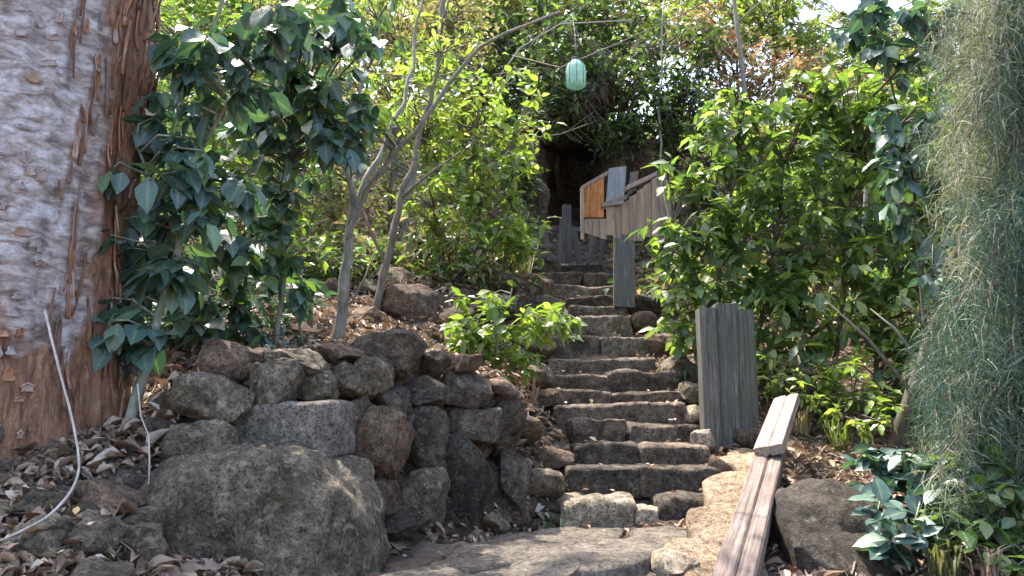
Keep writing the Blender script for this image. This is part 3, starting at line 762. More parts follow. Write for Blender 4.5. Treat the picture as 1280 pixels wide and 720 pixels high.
def ellipsoid_points(c, r, n, rng, shell=0.35):
    d = rng.normal(size=(n, 3)); d /= np.linalg.norm(d, axis=1, keepdims=True)
    rad = (shell + (1 - shell) * rng.random(n)) ** (1 / 2.2)
    k = 1 + 0.22 * np.sin(d[:, 0] * 5 + c[0] * 3) * np.cos(d[:, 2] * 6 + c[1] * 5)
    return np.array(c) + d * np.array(r) * (rad * k)[:, None]

def plant(name, label, cat, base, stems, crowns, proto, size, mat, per=7, spread=0.1, ind=0, group=None, seed=0, stem_r=0.02, stem_mat='twig', droop=-0.25, twig_r=0.004, mat2=None, frac2=0.0, part_label=None, dspread=.45, twigs=True, dens=1.7):
    """stems: picture polylines [(px,py,Y)...]; crowns: (px,py,Y, rx,ry in px, rY in m, clusters)"""
    rng = np.random.default_rng(seed + 1000)
    b = P(*base); b.z = max(b.z, -3)
    root = empty(name, b, label, cat, group)
    allp = []; 
    for st in stems:
        r0 = stem_r
        if isinstance(st, tuple): st, r0 = st
        pl = [P(*q) for q in st]
        # subdivide with a natural wobble
        fine = []
        for i in range(len(pl) - 1):
            k = 5
            for t in range(k):
                q = pl[i].lerp(pl[i + 1], t / k); s = (pl[i + 1] - pl[i]).length
                fine.append(q + Vector((noise.noise(q * 3 + Vector((seed, 0, 0))), noise.noise(q * 3 + Vector((0, seed, 0))), 0)) * min(.05, s * .08))
        fine.append(pl[-1])
        n = len(fine)
        MB().tube(fine, [r0 * (1 - 0.62 * i / (n - 1)) for i in range(n)], 8, True, .08).build('trunk' if cat == 'tree' and st is stems[0] or (isinstance(stems[0], tuple) and st is stems[0][0]) else 'stem', M[stem_mat], root, b)
        allp += fine
    AP = np.array([tuple(p) for p in allp]) if allp else np.array([tuple(b)])
    pos = []; dirs = []; tw = MB(); scl = []
    for (px, py, Y, rx, ry, rY, n) in crowns:
        n = int(n * dens)
        c = P(px, py, Y); rr = (rx / F * Y, rY, ry / F * Y)
        C = ellipsoid_points(c, rr, n, rng)
        for q in C:
            d = np.linalg.norm(AP - q, axis=1) + np.maximum(AP[:, 2] - q[2], 0) * 1.0
            a = AP[int(d.argmin())]
            if twigs:
                ln_ = np.linalg.norm(q - a)
                if ln_ > 0.9: a = q - (q - a) / ln_ * rng.uniform(.5, .8) - np.array([0, 0, .12])
                mid = (a + q) / 2 + np.array([rng.normal() * .04, rng.normal() * .04, 0.12 * np.linalg.norm(q - a)])
                tw.tube([Vector(a), Vector(mid), Vector(q)], [twig_r * 1.8, twig_r * 1.2, twig_r * .6], 4, False)
            out = q - a; out = out / (np.linalg.norm(out) + 1e-6)
            az0 = rng.random() * 6.28
            for k in range(per):
                az = az0 + 2.4 * k; el = rng.normal(droop, dspread)
                dv = np.array([math.cos(az) * math.cos(el), math.sin(az) * math.cos(el), math.sin(el)]) + out * 0.35
                t = rng.random()
                pos.append(q - out * spread * t * 1.2 + rng.normal(size=3) * spread * .28); dirs.append(dv); scl.append(size * rng.uniform(.55, 1.25))
    pos = np.array(pos); dirs = np.array(dirs); scl = np.array(scl)
    if twigs and tw.v: tw.build('twigs', M['twig'] if stem_mat != 'stem_green' else M['stem_green'], root, b, kind='stuff')
    # keep leaves out of the ground
    ok = pos[:, 2] > ground_np(pos[:, 0], pos[:, 1]) + 0.02
    pos, dirs, scl = pos[ok], dirs[ok], scl[ok]
    Rm = frames(dirs, rng.normal(0, .45, len(dirs)))
    bn = np.array(b)
    isel = np.zeros(len(pos), bool)
    if ind:
        vis = in_view(pos); big = np.where(vis, scl / pos[:, 1], 0); order = np.argsort(-big)[:ind]; isel[order] = True
        leaf_objects(proto, pos[isel], Rm[isel], scl[isel], M[mat], root, b)
    rest = ~isel
    if rest.sum():
        m2 = np.zeros(len(pos), bool)
        if mat2: m2 = rest & (rng.random(len(pos)) < frac2)
        for sel, mm in ((rest & ~m2, mat), (m2, mat2)):
            if sel.sum() == 0: continue
            me = leaves_mesh('foliage', LP[proto], pos[sel] - bn, Rm[sel], scl[sel], rng.random(sel.sum()))
            o = link_mesh('foliage', me, M[mm], root); o['kind'] = 'stuff'
    return root

# ------------------------------------------------------------------ the great trunk at the left
tb = P(25, 520, 4.55); tb.z = ground(tb.x, tb.y) - 0.25
tree = empty('large_tree', tb, 'massive tree trunk with silvery bark peeling to orange brown fibre at the left edge', 'tree')
def trunk_material():
    m, N, L = new_mat('peeling_bark')
    tc = N.new('ShaderNodeTexCoord'); v = tc.outputs['Object']
    sx = N.new('ShaderNodeSeparateXYZ'); L.new(v, sx.inputs[0])
    mp = N.new('ShaderNodeMapping'); mp.inputs['Scale'].default_value = (5, 5, 1.0); L.new(v, mp.inputs[0])
    fib = noise_tex(N, L, mp.outputs[0], 4.0, 10, 0.78, 1.2)
    mp2 = N.new('ShaderNodeMapping'); mp2.inputs['Scale'].default_value = (3.2, 3.2, 7.0); mp2.inputs['Rotation'].default_value = (0.25, 0.35, 0); L.new(v, mp2.inputs[0])
    ring = noise_tex(N, L, mp2.outputs[0], 2.6, 8, 0.65, 0.5)
    patch = noise_tex(N, L, v, 2.2, 6, 0.6, 0.5)
    silver = ramp(N, [(0.36, (0.15, 0.115, 0.105)), (0.48, (0.36, 0.31, 0.3)), (0.62, (0.62, 0.59, 0.61))]); L.new(ring.outputs[0], silver.inputs[0])
    fl = noise_tex(N, L, mp2.outputs[0], 9.0, 4, 0.6, 0.8)
    flr = ramp(N, [(0.56, (0, 0, 0)), (0.64, (0.8, 0.8, 0.8))]); L.new(fl.outputs[0], flr.inputs[0])
    sil = mix(N, L, flr.outputs[0], silver.outputs[0], (0.36, 0.22, 0.15))
    brown = ramp(N, [(0.34, (0.045, 0.022, 0.014)), (0.46, (0.17, 0.08, 0.045)), (0.57, (0.32, 0.165, 0.095)), (0.68, (0.42, 0.31, 0.24))]); L.new(fib.outputs[0], brown.inputs[0])
    # fibre where the bark has peeled: the side away from the weather and the foot, with ragged limits
    att = N.new('ShaderNodeAttribute'); att.attribute_name = 'peel'
    ad = N.new('ShaderNodeMath'); ad.operation = 'MULTIPLY_ADD'; ad.inputs[1].default_value = 0.9; L.new(patch.outputs[0], ad.inputs[0]); L.new(att.outputs['Fac'], ad.inputs[2])
    mr = N.new('ShaderNodeMapRange'); mr.inputs['From Min'].default_value = 0.82; mr.inputs['From Max'].default_value = 1.02; L.new(ad.outputs[0], mr.inputs[0])
    mr2 = N.new('ShaderNodeMapRange'); mr2.inputs['From Min'].default_value = 0.42; mr2.inputs['From Max'].default_value = 0.85; mr2.inputs['To Max'].default_value = 0.75; L.new(ad.outputs[0], mr2.inputs[0])
    pk = ramp(N, [(0.4, (0.12, 0.075, 0.055)), (0.52, (0.28, 0.2, 0.165)), (0.64, (0.46, 0.38, 0.33))]); L.new(ring.outputs[0], pk.inputs[0])
    sil = mix(N, L, mr2.outputs[0], sil, pk.outputs[0])
    c = mix(N, L, mr.outputs[0], sil, brown.outputs[0])
    b = N.new('ShaderNodeBsdfPrincipled'); b.inputs['Roughness'].default_value = 0.62; b.inputs['Specular IOR Level'].default_value = 0.4; L.new(c, b.inputs['Base Color'])
    hm = N.new('ShaderNodeMath'); hm.operation = 'ADD'; L.new(ring.outputs[0], hm.inputs[0]); L.new(fib.outputs[0], hm.inputs[1])
    bp = N.new('ShaderNodeBump'); bp.inputs['Strength'].default_value = 0.8; bp.inputs['Distance'].default_value = 0.022
    L.new(hm.outputs[0], bp.inputs['Height']); L.new(bp.outputs[0], b.inputs['Normal'])
    o = N.new('ShaderNodeOutputMaterial'); L.new(b.outputs[0], o.inputs[0]); return m
M['peel'] = trunk_material()
NT, NH, HT = 120, 150, 7.5
def trunk_r(a, z):
    """a: angle (0 = +x), z: height above the foot"""
    flare = 0.07 * math.exp(-max(z, 0) / 0.3) * (1 + .5 * math.sin(a * 3 + 1)) 
    q = Vector((math.cos(a), math.sin(a), z * .5))
    r = 0.64 + flare - 0.004 * z
    r += 0.03 * noise.noise(q * 2.0) + 0.02 * noise.noise(Vector((math.cos(a) * 5, math.sin(a) * 5, z * .8)))
    # deep fluting on the peeled side
    side = max(0, math.cos(a + 0.55))
    r += side * (0.05 * noise.noise(Vector((math.cos(a) * 7, math.sin(a) * 7, z * .7 + 4))) + 0.02 * noise.noise(Vector((a * 14, 3, z * 1.5))))
    r += 0.006 * noise.noise(Vector((a * 5, 9, z * 12)))
    return r
tv = np.zeros((NH, NT, 3)); peel = np.zeros((NH, NT))
for i in range(NH):
    z = -0.6 + (HT + .6) * (i / (NH - 1)) ** 1.25
    cx = -0.14 + 0.004 * z
    for k in range(NT):
        a = 2 * math.pi * k / NT; r = trunk_r(a, z)
        tv[i, k] = (cx + r * math.cos(a), r * math.sin(a), z)
        peel[i, k] = 0.02 + 0.72 * max(0, min(1, (math.cos(a - 0.56) - 0.40) * 2.8)) + 0.72 * max(0, min(1, (1.0 - z + 0.3 * math.sin(a * 5) + .5 * noise.noise(Vector((a * 4, z * 2, 1)))) / .8))
fa = np.arange(NH * NT).reshape(NH, NT); fr_ = np.roll(fa, -1, 1)
TQ = np.stack([fa[:-1], fr_[:-1], fr_[1:], fa[1:]], -1).reshape(-1, 4)
me = np_mesh('trunk', tv.reshape(-1, 3), TQ, smooth=True)
at = me.attributes.new('peel', 'FLOAT', 'POINT'); at.data.foreach_set('value', peel.ravel().astype(np.float32))
link_mesh('trunk', me, M['peel'], tree)
# curling flakes and hanging strips of bark
M['flake'] = bark_mat('bark_flake', (0.2, 0.08, 0.04), (0.46, 0.24, 0.14), (8, 8, 2), (0.4, 0.3, 0.26), 0.5)
M['flake_dark'] = bark_mat('bark_flake_dark', (0.09, 0.04, 0.025), (0.28, 0.15, 0.09), (8, 8, 2), (0.2, 0.13, 0.1), 0.5)
M['flake_grey'] = bark_mat('bark_flake_grey', (0.2, 0.15, 0.14), (0.46, 0.4, 0.4), (5, 5, 3), (0.34, 0.22, 0.16), 0.5)
fr2 = random.Random(5)
def flake(a, z, hgt, wid, lift, mat, up=True):
    n, m = 8, 4; verts = []; faces = []
    for i in range(n + 1):
        t = i / n; zz = z + hgt * t
        for k in range(m + 1):
            u = k / m - .5; aa = a + u * wid * (1 - .92 * abs(2 * t - .7) ** 2.2 / 1.8 + .22 * math.sin(t * 9 + a * 20)) + .05 * math.sin(t * 3 + a * 31) * hgt
            r = trunk_r(aa, max(0, zz)) + 0.006 + lift * (t if up else 1 - t) ** 2 + 0.012 * (2 * u) ** 2
            cx = -0.14 + 0.004 * zz
            verts.append((cx + r * math.cos(aa), r * math.sin(aa), zz))
    for i in range(n):
        for k in range(m):
            q = i * (m + 1) + k; faces.append((q, q + 1, q + m + 2, q + m + 1))
    me = bpy.data.meshes.new('bark_flake'); me.from_pydata(verts, [], faces); me.update(); me.polygons.foreach_set('use_smooth', [True] * len(faces))
    o = link_mesh('bark_flake', me, mat, tree)
    s = o.modifiers.new('thick', 'SOLIDIFY'); s.thickness = 0.006; s.offset = 1
for i in range(190):
    a = fr2.uniform(-0.72, 0.62); z = fr2.uniform(0.1, 3.4)
    if i < 60: z = fr2.uniform(1.7, 3.2)
    flake(a, z, fr2.uniform(.06, .36), fr2.uniform(.012, .045), fr2.uniform(0.004, .035), fr2.choice([M['flake'], M['flake_dark'], M['flake_dark']]), fr2.random() < .5)
for i in range(140):
    a = fr2.uniform(-2.5, -0.8); z = fr2.uniform(0.1, 2.6)
    flake(a, z, fr2.uniform(.02, .07), fr2.uniform(.04, .14), fr2.uniform(0.003, .018), M['flake_grey'] if z > .8 or fr2.random() < .3 else M['flake'], fr2.random() < .5)
# roots running down from the foot
for k, path in enumerate(([(20, 500, 4.2), (-20, 560, 3.9), (-40, 600, 3.7), (-50, 640, 3.6)],)):
    q = [P(*p) for p in path]
    MB().tube(q, [.06, .045, .03, .012][:len(q)], 10, True, .15).build('root', M['root'], tree, tb)
# unseen limbs and crown of the same tree, added to shade the foreground
cr = np.random.default_rng(11)
limbs = []
for k, (tx, ty, tz) in enumerate(((0.5, 4.2, 7.2), (1.8, 5.5, 7.8), (-0.6, 2.6, 7.4), (-1.8, 7.0, 8.0), (0.6, 7.4, 8.4), (-4.5, 4.0, 7.6))):
    a = tb + Vector((-0.2, 0, HT - 0.5)); e = Vector((tx, ty, tz)); mid = (a + e) / 2 + Vector((0, 0, .3))
    MB().tube([a, mid, e], [.24, .14, .04], 10).build('limb', M['stem'], tree, tb); limbs += [a.lerp(e, t) for t in (.4, .7, 1)]
posl = []
SHADE_CROWN = ((-0.6, 3.9, 7.2, 1.7, 1.4, .6, 240), (1.6, 5.6, 7.9, 1.3, 1.1, .55, 110), (-2.0, 5.8, 8.0, 1.9, 1.5, .6, 170), (0.2, 2.4, 7.2, 1.8, 1.1, .5, 170), (-3.6, 3.2, 7.2, 1.6, 1.6, .6, 100), (1.9, 3.6, 7.6, 1.2, 1.0, .4, 70))
for c in SHADE_CROWN:
    C = ellipsoid_points(c[:3], c[3:6], c[6], cr, .1)
    posl.append((C[:, None, :] + cr.normal(size=(len(C), 9, 3)) * .12).reshape(-1, 3))
pos = np.concatenate(posl); n = len(pos)
me = leaves_mesh('foliage', LP['small'], pos - np.array(tb), frames(np.stack([cr.normal(size=n), cr.normal(size=n), cr.normal(-.4, .3, n)], 1), cr.normal(0, .5, n)), cr.uniform(.07, .14, n), cr.random(n))
o = link_mesh('foliage', me, M['leaf_mid'], tree); o['kind'] = 'stuff'  # out-of-frame leaves, spread to cast dappled shade below

def catmull(q, k):
    out = []
    for i in range(len(q) - 1):
        p0, p1, p2, p3 = q[max(i - 1, 0)], q[i], q[i + 1], q[min(i + 2, len(q) - 1)]
        for s in range(k):
            t = s / k; out.append(0.5 * ((2 * p1) + (p2 - p0) * t + (2 * p0 - 5 * p1 + 4 * p2 - p3) * t * t + (3 * p1 - p0 - 3 * p2 + p3) * t ** 3))
    return out + [q[-1]]
# pale vine hanging before the trunk foot
q = [P(*p) for p in ((56, 388, 3.94), (66, 430, 3.72), (76, 470, 3.66), (88, 515, 3.62), (97, 560, 3.55), (98, 590, 3.5), (86, 618, 3.42), (60, 645, 3.3), (30, 662, 3.2), (0, 676, 3.1), (-40, 690, 3.0))]
b0 = q[0].copy()
q = catmull(q, 5)
o = MB().tube(q, np.interp(np.linspace(0, 10, len(q)), range(11), [.0065, .006, .0055, .005, .005, .005, .0055, .005, .005, .004, .004]), 7, True, .15).build('pale_vine', M['vine'], None, b0); tag(o, 'thin pale bare vine hanging from the big trunk foot and bending left', 'vine')
q = [P(*p) for p in ((172, 480, 4.1), (176, 520, 4.05), (186, 545, 4.0), (187, 580, 3.95), (185, 622, 3.9))]
o = MB().tube(q, .004, 5).build('thin_tendril', M['vine'], None, q[0]); tag(o, 'thin straight tendril dangling left of the great boulder', 'vine')

# ------------------------------------------------------------------ shrubs of the left side
plant('shrub', 'dark blue-green broadleaf shrub on a slanting greenish stem beside the big trunk', 'shrub', (152, 545, 4.45),
      [([(152, 548, 4.45), (178, 470, 4.5), (205, 380, 4.6), (226, 300, 4.7), (240, 200, 4.8), (262, 80, 4.9), (280, -40, 5.0)], .032), ([(226, 300, 4.7), (190, 230, 4.6), (170, 180, 4.5)], .014), ([(240, 200, 4.8), (300, 110, 4.7), (340, 60, 4.6)], .014)],
      [(205, 215, 4.55, 85, 75, .32, 15), (265, 240, 4.6, 62, 60, .32, 12), (275, 75, 4.6, 85, 55, .35, 15), (340, 30, 4.5, 55, 42, .3, 8), (225, 135, 4.7, 45, 45, .3, 6), (150, 395, 4.5, 34, 52, .25, 10), (215, 340, 4.7, 45, 40, .3, 7), (150, 300, 4.6, 30, 40, .25, 6)],
      'broad', .19, 'leaf_dark', 6, .09, 300, None, 1, .03, 'stem_green', -.85, .006, dens=1.4)
plant('shrub', 'dark leafy shrub with several thin stems in the middle of the left bank', 'shrub', (345, 435, 5.9),
      [([(345, 435, 5.9), (350, 380, 5.9), (356, 310, 5.9), (350, 230, 5.9), (360, 130, 6.0)], .022), ([(285, 432, 5.8), (292, 370, 5.8), (300, 300, 5.8)], .016), ([(232, 430, 5.6), (240, 370, 5.7), (250, 300, 5.8)], .016), ([(378, 430, 6.1), (372, 380, 6.0), (380, 330, 6)], .012)],
      [(330, 200, 5.9, 75, 85, .5, 20), (375, 140, 5.8, 70, 70, .4, 20), (430, 150, 5.6, 55, 60, .35, 17), (400, 70, 5.6, 60, 45, .35, 12), (430, 30, 5.3, 60, 34, .3, 8), (300, 330, 5.7, 60, 60, .35, 12), (320, 300, 5.8, 60, 45, .4, 12), (270, 395, 5.6, 50, 26, .3, 8), (360, 350, 5.9, 30, 22, .3, 4), (195, 320, 5.6, 40, 40, .3, 6)],
      'broad', .18, 'leaf_dark', 6, .09, 300, None, 2, .02, 'stem', -.8, .005, 'leaf_mid', .3, dens=1.5)
plant('shrub', 'dark green spreading shrub low behind the leaning green stem', 'shrub', (200, 440, 6.2),
      [([(215, 436, 6.2), (210, 360, 6.2), (205, 290, 6.3)], .018)],
      [(190, 395, 5.9, 70, 45, .5, 24), (265, 370, 6.2, 80, 50, .5, 26), (180, 290, 6.3, 60, 70, .5, 16), (350, 370, 6.4, 60, 36, .4, 14), (300, 420, 5.7, 60, 22, .3, 9)],
      'long', .16, 'leaf_dark', 6, .08, 180, None, 3, .02, 'stem', -.5)
plant('tree', 'slim pale grey-stemmed forked tree rising behind the stone wall', 'tree', (420, 432, 6.3),
      [([(420, 432, 6.3), (428, 380, 6.3), (436, 310, 6.3), (440, 250, 6.4), (432, 195, 6.5), (405, 120, 6.6)], .052), ([(436, 300, 6.3), (455, 240, 6.2), (492, 190, 6.1), (520, 165, 6.0), (560, 105, 5.9), (600, 60, 5.8), (632, 42, 5.7), (700, 15, 5.6)], .026), ([(440, 262, 6.4), (470, 200, 6.6), (505, 130, 6.9), (520, 60, 7.2), (530, -20, 7.4)], .03), ([(432, 195, 6.5), (445, 130, 6.5), (470, 60, 6.6), (480, -30, 6.6)], .02)],
      [(420, 60, 6.4, 75, 45, .5, 14), (470, 20, 6.5, 60, 30, .4, 9), (400, 200, 6.3, 35, 35, .3, 6), (455, 165, 6.1, 35, 30, .3, 5)],
      'long', .17, 'leaf_mid', 6, .08, 200, None, 4, .04, 'stem', -.8, .005, 'leaf_dark', .3)
plant('tree', 'thin crooked dark branched tree above the terrace, left of the yellow-green bush', 'tree', (470, 400, 7.4),
      [([(470, 402, 7.4), (480, 330, 7.4), (500, 250, 7.5), (520, 190, 7.7), (545, 90, 8.0), (560, -20, 8.2)], .045), ([(480, 330, 7.4), (460, 280, 7.4), (440, 240, 7.5)], .02), ([(500, 250, 7.5), (540, 215, 7.5), (575, 190, 7.5)], .02)],
      [(560, 40, 8, 90, 50, .7, 14), (500, 110, 8, 50, 50, .6, 8)],
      'long', .13, 'leaf_bright', 6, .09, 80, None, 5, .04, 'twig', -.5)
plant('sapling', 'sunlit bright green leafy sapling in front of the steps, above the wall end', 'sapling', (618, 478, 6.9),
      [([(618, 480, 6.9), (622, 440, 6.9), (628, 395, 6.9), (640, 360, 6.95)], .012), ([(620, 450, 6.9), (590, 410, 6.85), (570, 390, 6.8)], .008), ([(622, 440, 6.9), (660, 405, 6.85), (690, 395, 6.8)], .008)],
      [(632, 405, 6.9, 62, 38, .35, 22), (580, 410, 6.85, 36, 32, .3, 10), (690, 405, 6.85, 36, 26, .3, 9), (640, 450, 6.85, 40, 18, .25, 6), (600, 375, 6.9, 35, 18, .3, 6)],
      'full', .14, 'leaf_bright', 6, .06, 290, None, 6, .012, 'stem_green', -.35)
plant('bush', 'tall yellow-green sunlit bush left of the dark hollow', 'bush', (590, 360, 9.4),
      [([(590, 360, 9.4), (600, 300, 9.4), (590, 200, 9.5), (600, 100, 9.6)], .04), ([(560, 362, 9.4), (545, 280, 9.3), (530, 180, 9.4)], .03), ([(630, 352, 9.6), (640, 270, 9.6), (640, 170, 9.7)], .03)],
      [(600, 150, 9.4, 95, 70, .8, 60), (595, 220, 9.3, 62, 50, .7, 38), (640, 300, 9.8, 40, 24, .5, 14), (560, 250, 9.2, 75, 45, .7, 34), (530, 130, 9.6, 60, 80, .8, 34), (650, 290, 9.3, 45, 25, .5, 12), (600, 300, 9.3, 75, 22, .5, 12)],
      'full', .155, 'leaf_bright', 6, .12, 300, None, 7, .04, 'twig', -.4, .005, 'leaf_yellow', .4)
plant('bush', 'loose bush of pale khaki leaves behind the forked grey tree', 'bush', (480, 330, 11.5),
      [([(480, 330, 11.5), (490, 220, 11.5), (500, 60, 11.8)], .05), ([(420, 330, 11.5), (410, 200, 11.5), (400, 60, 11.8)], .05), ([(530, 300, 12), (540, 160, 12), (560, 0, 12)], .05)],
      [(480, 90, 11.6, 110, 90, 1.0, 90), (400, 200, 11.4, 90, 90, 1.0, 60), (560, 30, 12, 80, 60, 1.0, 50), (470, 270, 11.2, 80, 50, .8, 40), (350, 60, 11.8, 90, 80, 1.0, 60)],
      'small', .13, 'leaf_yellow', 8, .2, 0, None, 8, .05, 'twig', -.3, .006, 'leaf_khaki', .7)
plant('bush', 'bright green bush high behind the dark left shrubs', 'bush', (250, 330, 9.8),
      [([(250, 330, 9.8), (255, 200, 9.9), (260, 60, 10)], .05), ([(180, 330, 9.6), (190, 200, 9.8)], .03)],
      [(250, 200, 9.6, 110, 110, 1.0, 100), (330, 60, 9.8, 90, 60, .9, 50), (210, 60, 9.8, 70, 80, .9, 50), (330, 260, 9.4, 80, 60, .7, 40), (420, 320, 9.0, 70, 30, .6, 20)],
      'small', .15, 'leaf_bright', 7, .16, 0, None, 9, .04, 'twig', -.3, .005, 'leaf_mid', .5)

# ------------------------------------------------------------------ shrubs right of the stairs
plant('shrub', 'broad leafy shrub with sunlit leaves overhanging the right side of the steps', 'shrub', (900, 470, 8.3),
      [([(900, 470, 8.3), (895, 400, 8.3), (900, 320, 8.3), (920, 220, 8.4), (940, 140, 8.5)], .035), ([(895, 400, 8.3), (860, 330, 8.2), (840, 280, 8.1)], .02), ([(935, 480, 8.2), (950, 400, 8.2), (970, 300, 8.2), (980, 200, 8.3)], .03)],
      [(885, 330, 8.1, 70, 60, .5, 34), (900, 230, 8.2, 72, 60, .55, 38), (960, 290, 8.1, 70, 70, .5, 34), (860, 395, 8.0, 45, 40, .4, 14), (840, 300, 8.0, 38, 40, .35, 10), (955, 400, 7.9, 60, 50, .5, 22), (970, 165, 8.3, 60, 45, .5, 22), (905, 150, 8.3, 50, 40, .4, 14), (1000, 120, 8.2, 50, 30, .4, 12)],
      'full', .185, 'leaf_mid', 6, .1, 300, None, 20, .03, 'twig', -.5, .005, 'leaf_bright', .35)
plant('shrub', 'dense green shrub filling the bank behind the grey post', 'shrub', (1040, 480, 8.0),
      [([(1040, 485, 8.0), (1050, 400, 8.0), (1060, 300, 8.1), (1070, 200, 8.2)], .03), ([(1090, 490, 7.8), (1110, 400, 7.8), (1120, 300, 7.9)], .03), ([(1000, 490, 8), (1010, 420, 8), (1000, 340, 8)], .02)],
      [(1050, 250, 8.0, 80, 70, .6, 40), (1110, 300, 7.8, 60, 70, .5, 28), (1040, 370, 7.8, 80, 60, .5, 36), (1000, 450, 7.6, 60, 40, .4, 18), (1090, 160, 8.1, 80, 55, .5, 34), (1060, 105, 8.0, 60, 34, .4, 16), (1130, 130, 7.8, 50, 50, .4, 16), (1120, 400, 7.5, 60, 60, .4, 30), (1160, 480, 7.2, 50, 50, .4, 20), (1160, 300, 7.6, 50, 70, .4, 24), (1020, 170, 8.1, 50, 30, .5, 12)],
      'full', .18, 'leaf_mid', 6, .1, 300, None, 21, .03, 'twig', -.5, .005, 'leaf_bright', .5)
plant('shrub', 'dark glossy-leaved branches high at the upper right before the pale sky', 'shrub', (1080, 500, 6.8),
      [([(1155, 560, 6.8), (1150, 300, 6.8), (1120, 120, 6.7), (1090, 20, 6.6)], .016), ([(1090, 120, 6.7), (1130, 80, 6.5), (1160, 40, 6.4)], .012)],
      [(1130, 50, 6.4, 60, 45, .35, 11), (1075, 15, 6.6, 60, 36, .35, 8), (1130, 160, 6.6, 50, 40, .4, 9), (1140, 240, 6.7, 40, 40, .4, 7), (1180, 10, 6.4, 40, 22, .3, 4), (1100, 200, 6.7, 45, 35, .3, 5), (1150, 330, 6.6, 35, 40, .3, 5)],
      'broad', .19, 'leaf_dark', 5, .08, 180, None, 22, .016, 'root', -.8, .006)
plant('shrub', 'low shrub of lime and yellowish leaves on the bank right of the timber plank', 'shrub', (1010, 530, 7.2),
      [([(1010, 535, 7.2), (1015, 500, 7.2), (1020, 470, 7.2)], .012), ([(1060, 540, 7.0), (1065, 500, 7.0)], .012)],
      [(1010, 485, 7.1, 50, 30, .35, 18), (1065, 470, 7.1, 50, 40, .35, 20), (1080, 520, 6.7, 50, 26, .35, 12), (960, 470, 7.4, 30, 35, .3, 10)],
      'full', .11, 'leaf_bright', 6, .07, 220, None, 23, .012, 'twig', -.3, .004, 'leaf_yellow', .3)
plant('plant', 'low clump of big glossy blue-green leaves behind the dark boulder', 'plant', (1100, 640, 5.1),
      [([(1100, 640, 5.1), (1102, 600, 5.1), (1100, 570, 5.1)], .01), ([(1150, 650, 5.0), (1155, 600, 5.0)], .01)],
      [(1100, 590, 5.0, 42, 30, .2, 8), (1150, 590, 4.9, 42, 32, .25, 8), (1185, 620, 4.7, 45, 32, .25, 8), (1130, 640, 4.7, 40, 20, .2, 4), (1120, 665, 4.3, 42, 32, .2, 6)],
      'broad', .15, 'leaf_dark', 5, .06, 200, None, 24, .012, 'stem_green', -.2, .005)
plant('plant', 'leafy green plant in the lower right corner under the feathery tree', 'plant', (1230, 680, 4.4),
      [([(1230, 690, 4.4), (1232, 630, 4.4), (1228, 580, 4.4)], .01), ([(1280, 700, 4.3), (1275, 650, 4.3)], .01)],
      [(1215, 570, 4.5, 32, 26, .25, 6), (1240, 630, 4.3, 50, 32, .3, 9), (1180, 660, 4.3, 40, 24, .25, 7), (1270, 690, 4.1, 40, 26, .25, 6), (1270, 600, 4.4, 30, 30, .25, 5)],
      'broad', .12, 'leaf_mid', 5, .06, 220, None, 25, .012, 'stem_green', -.25, .005, 'leaf_dark', .4)

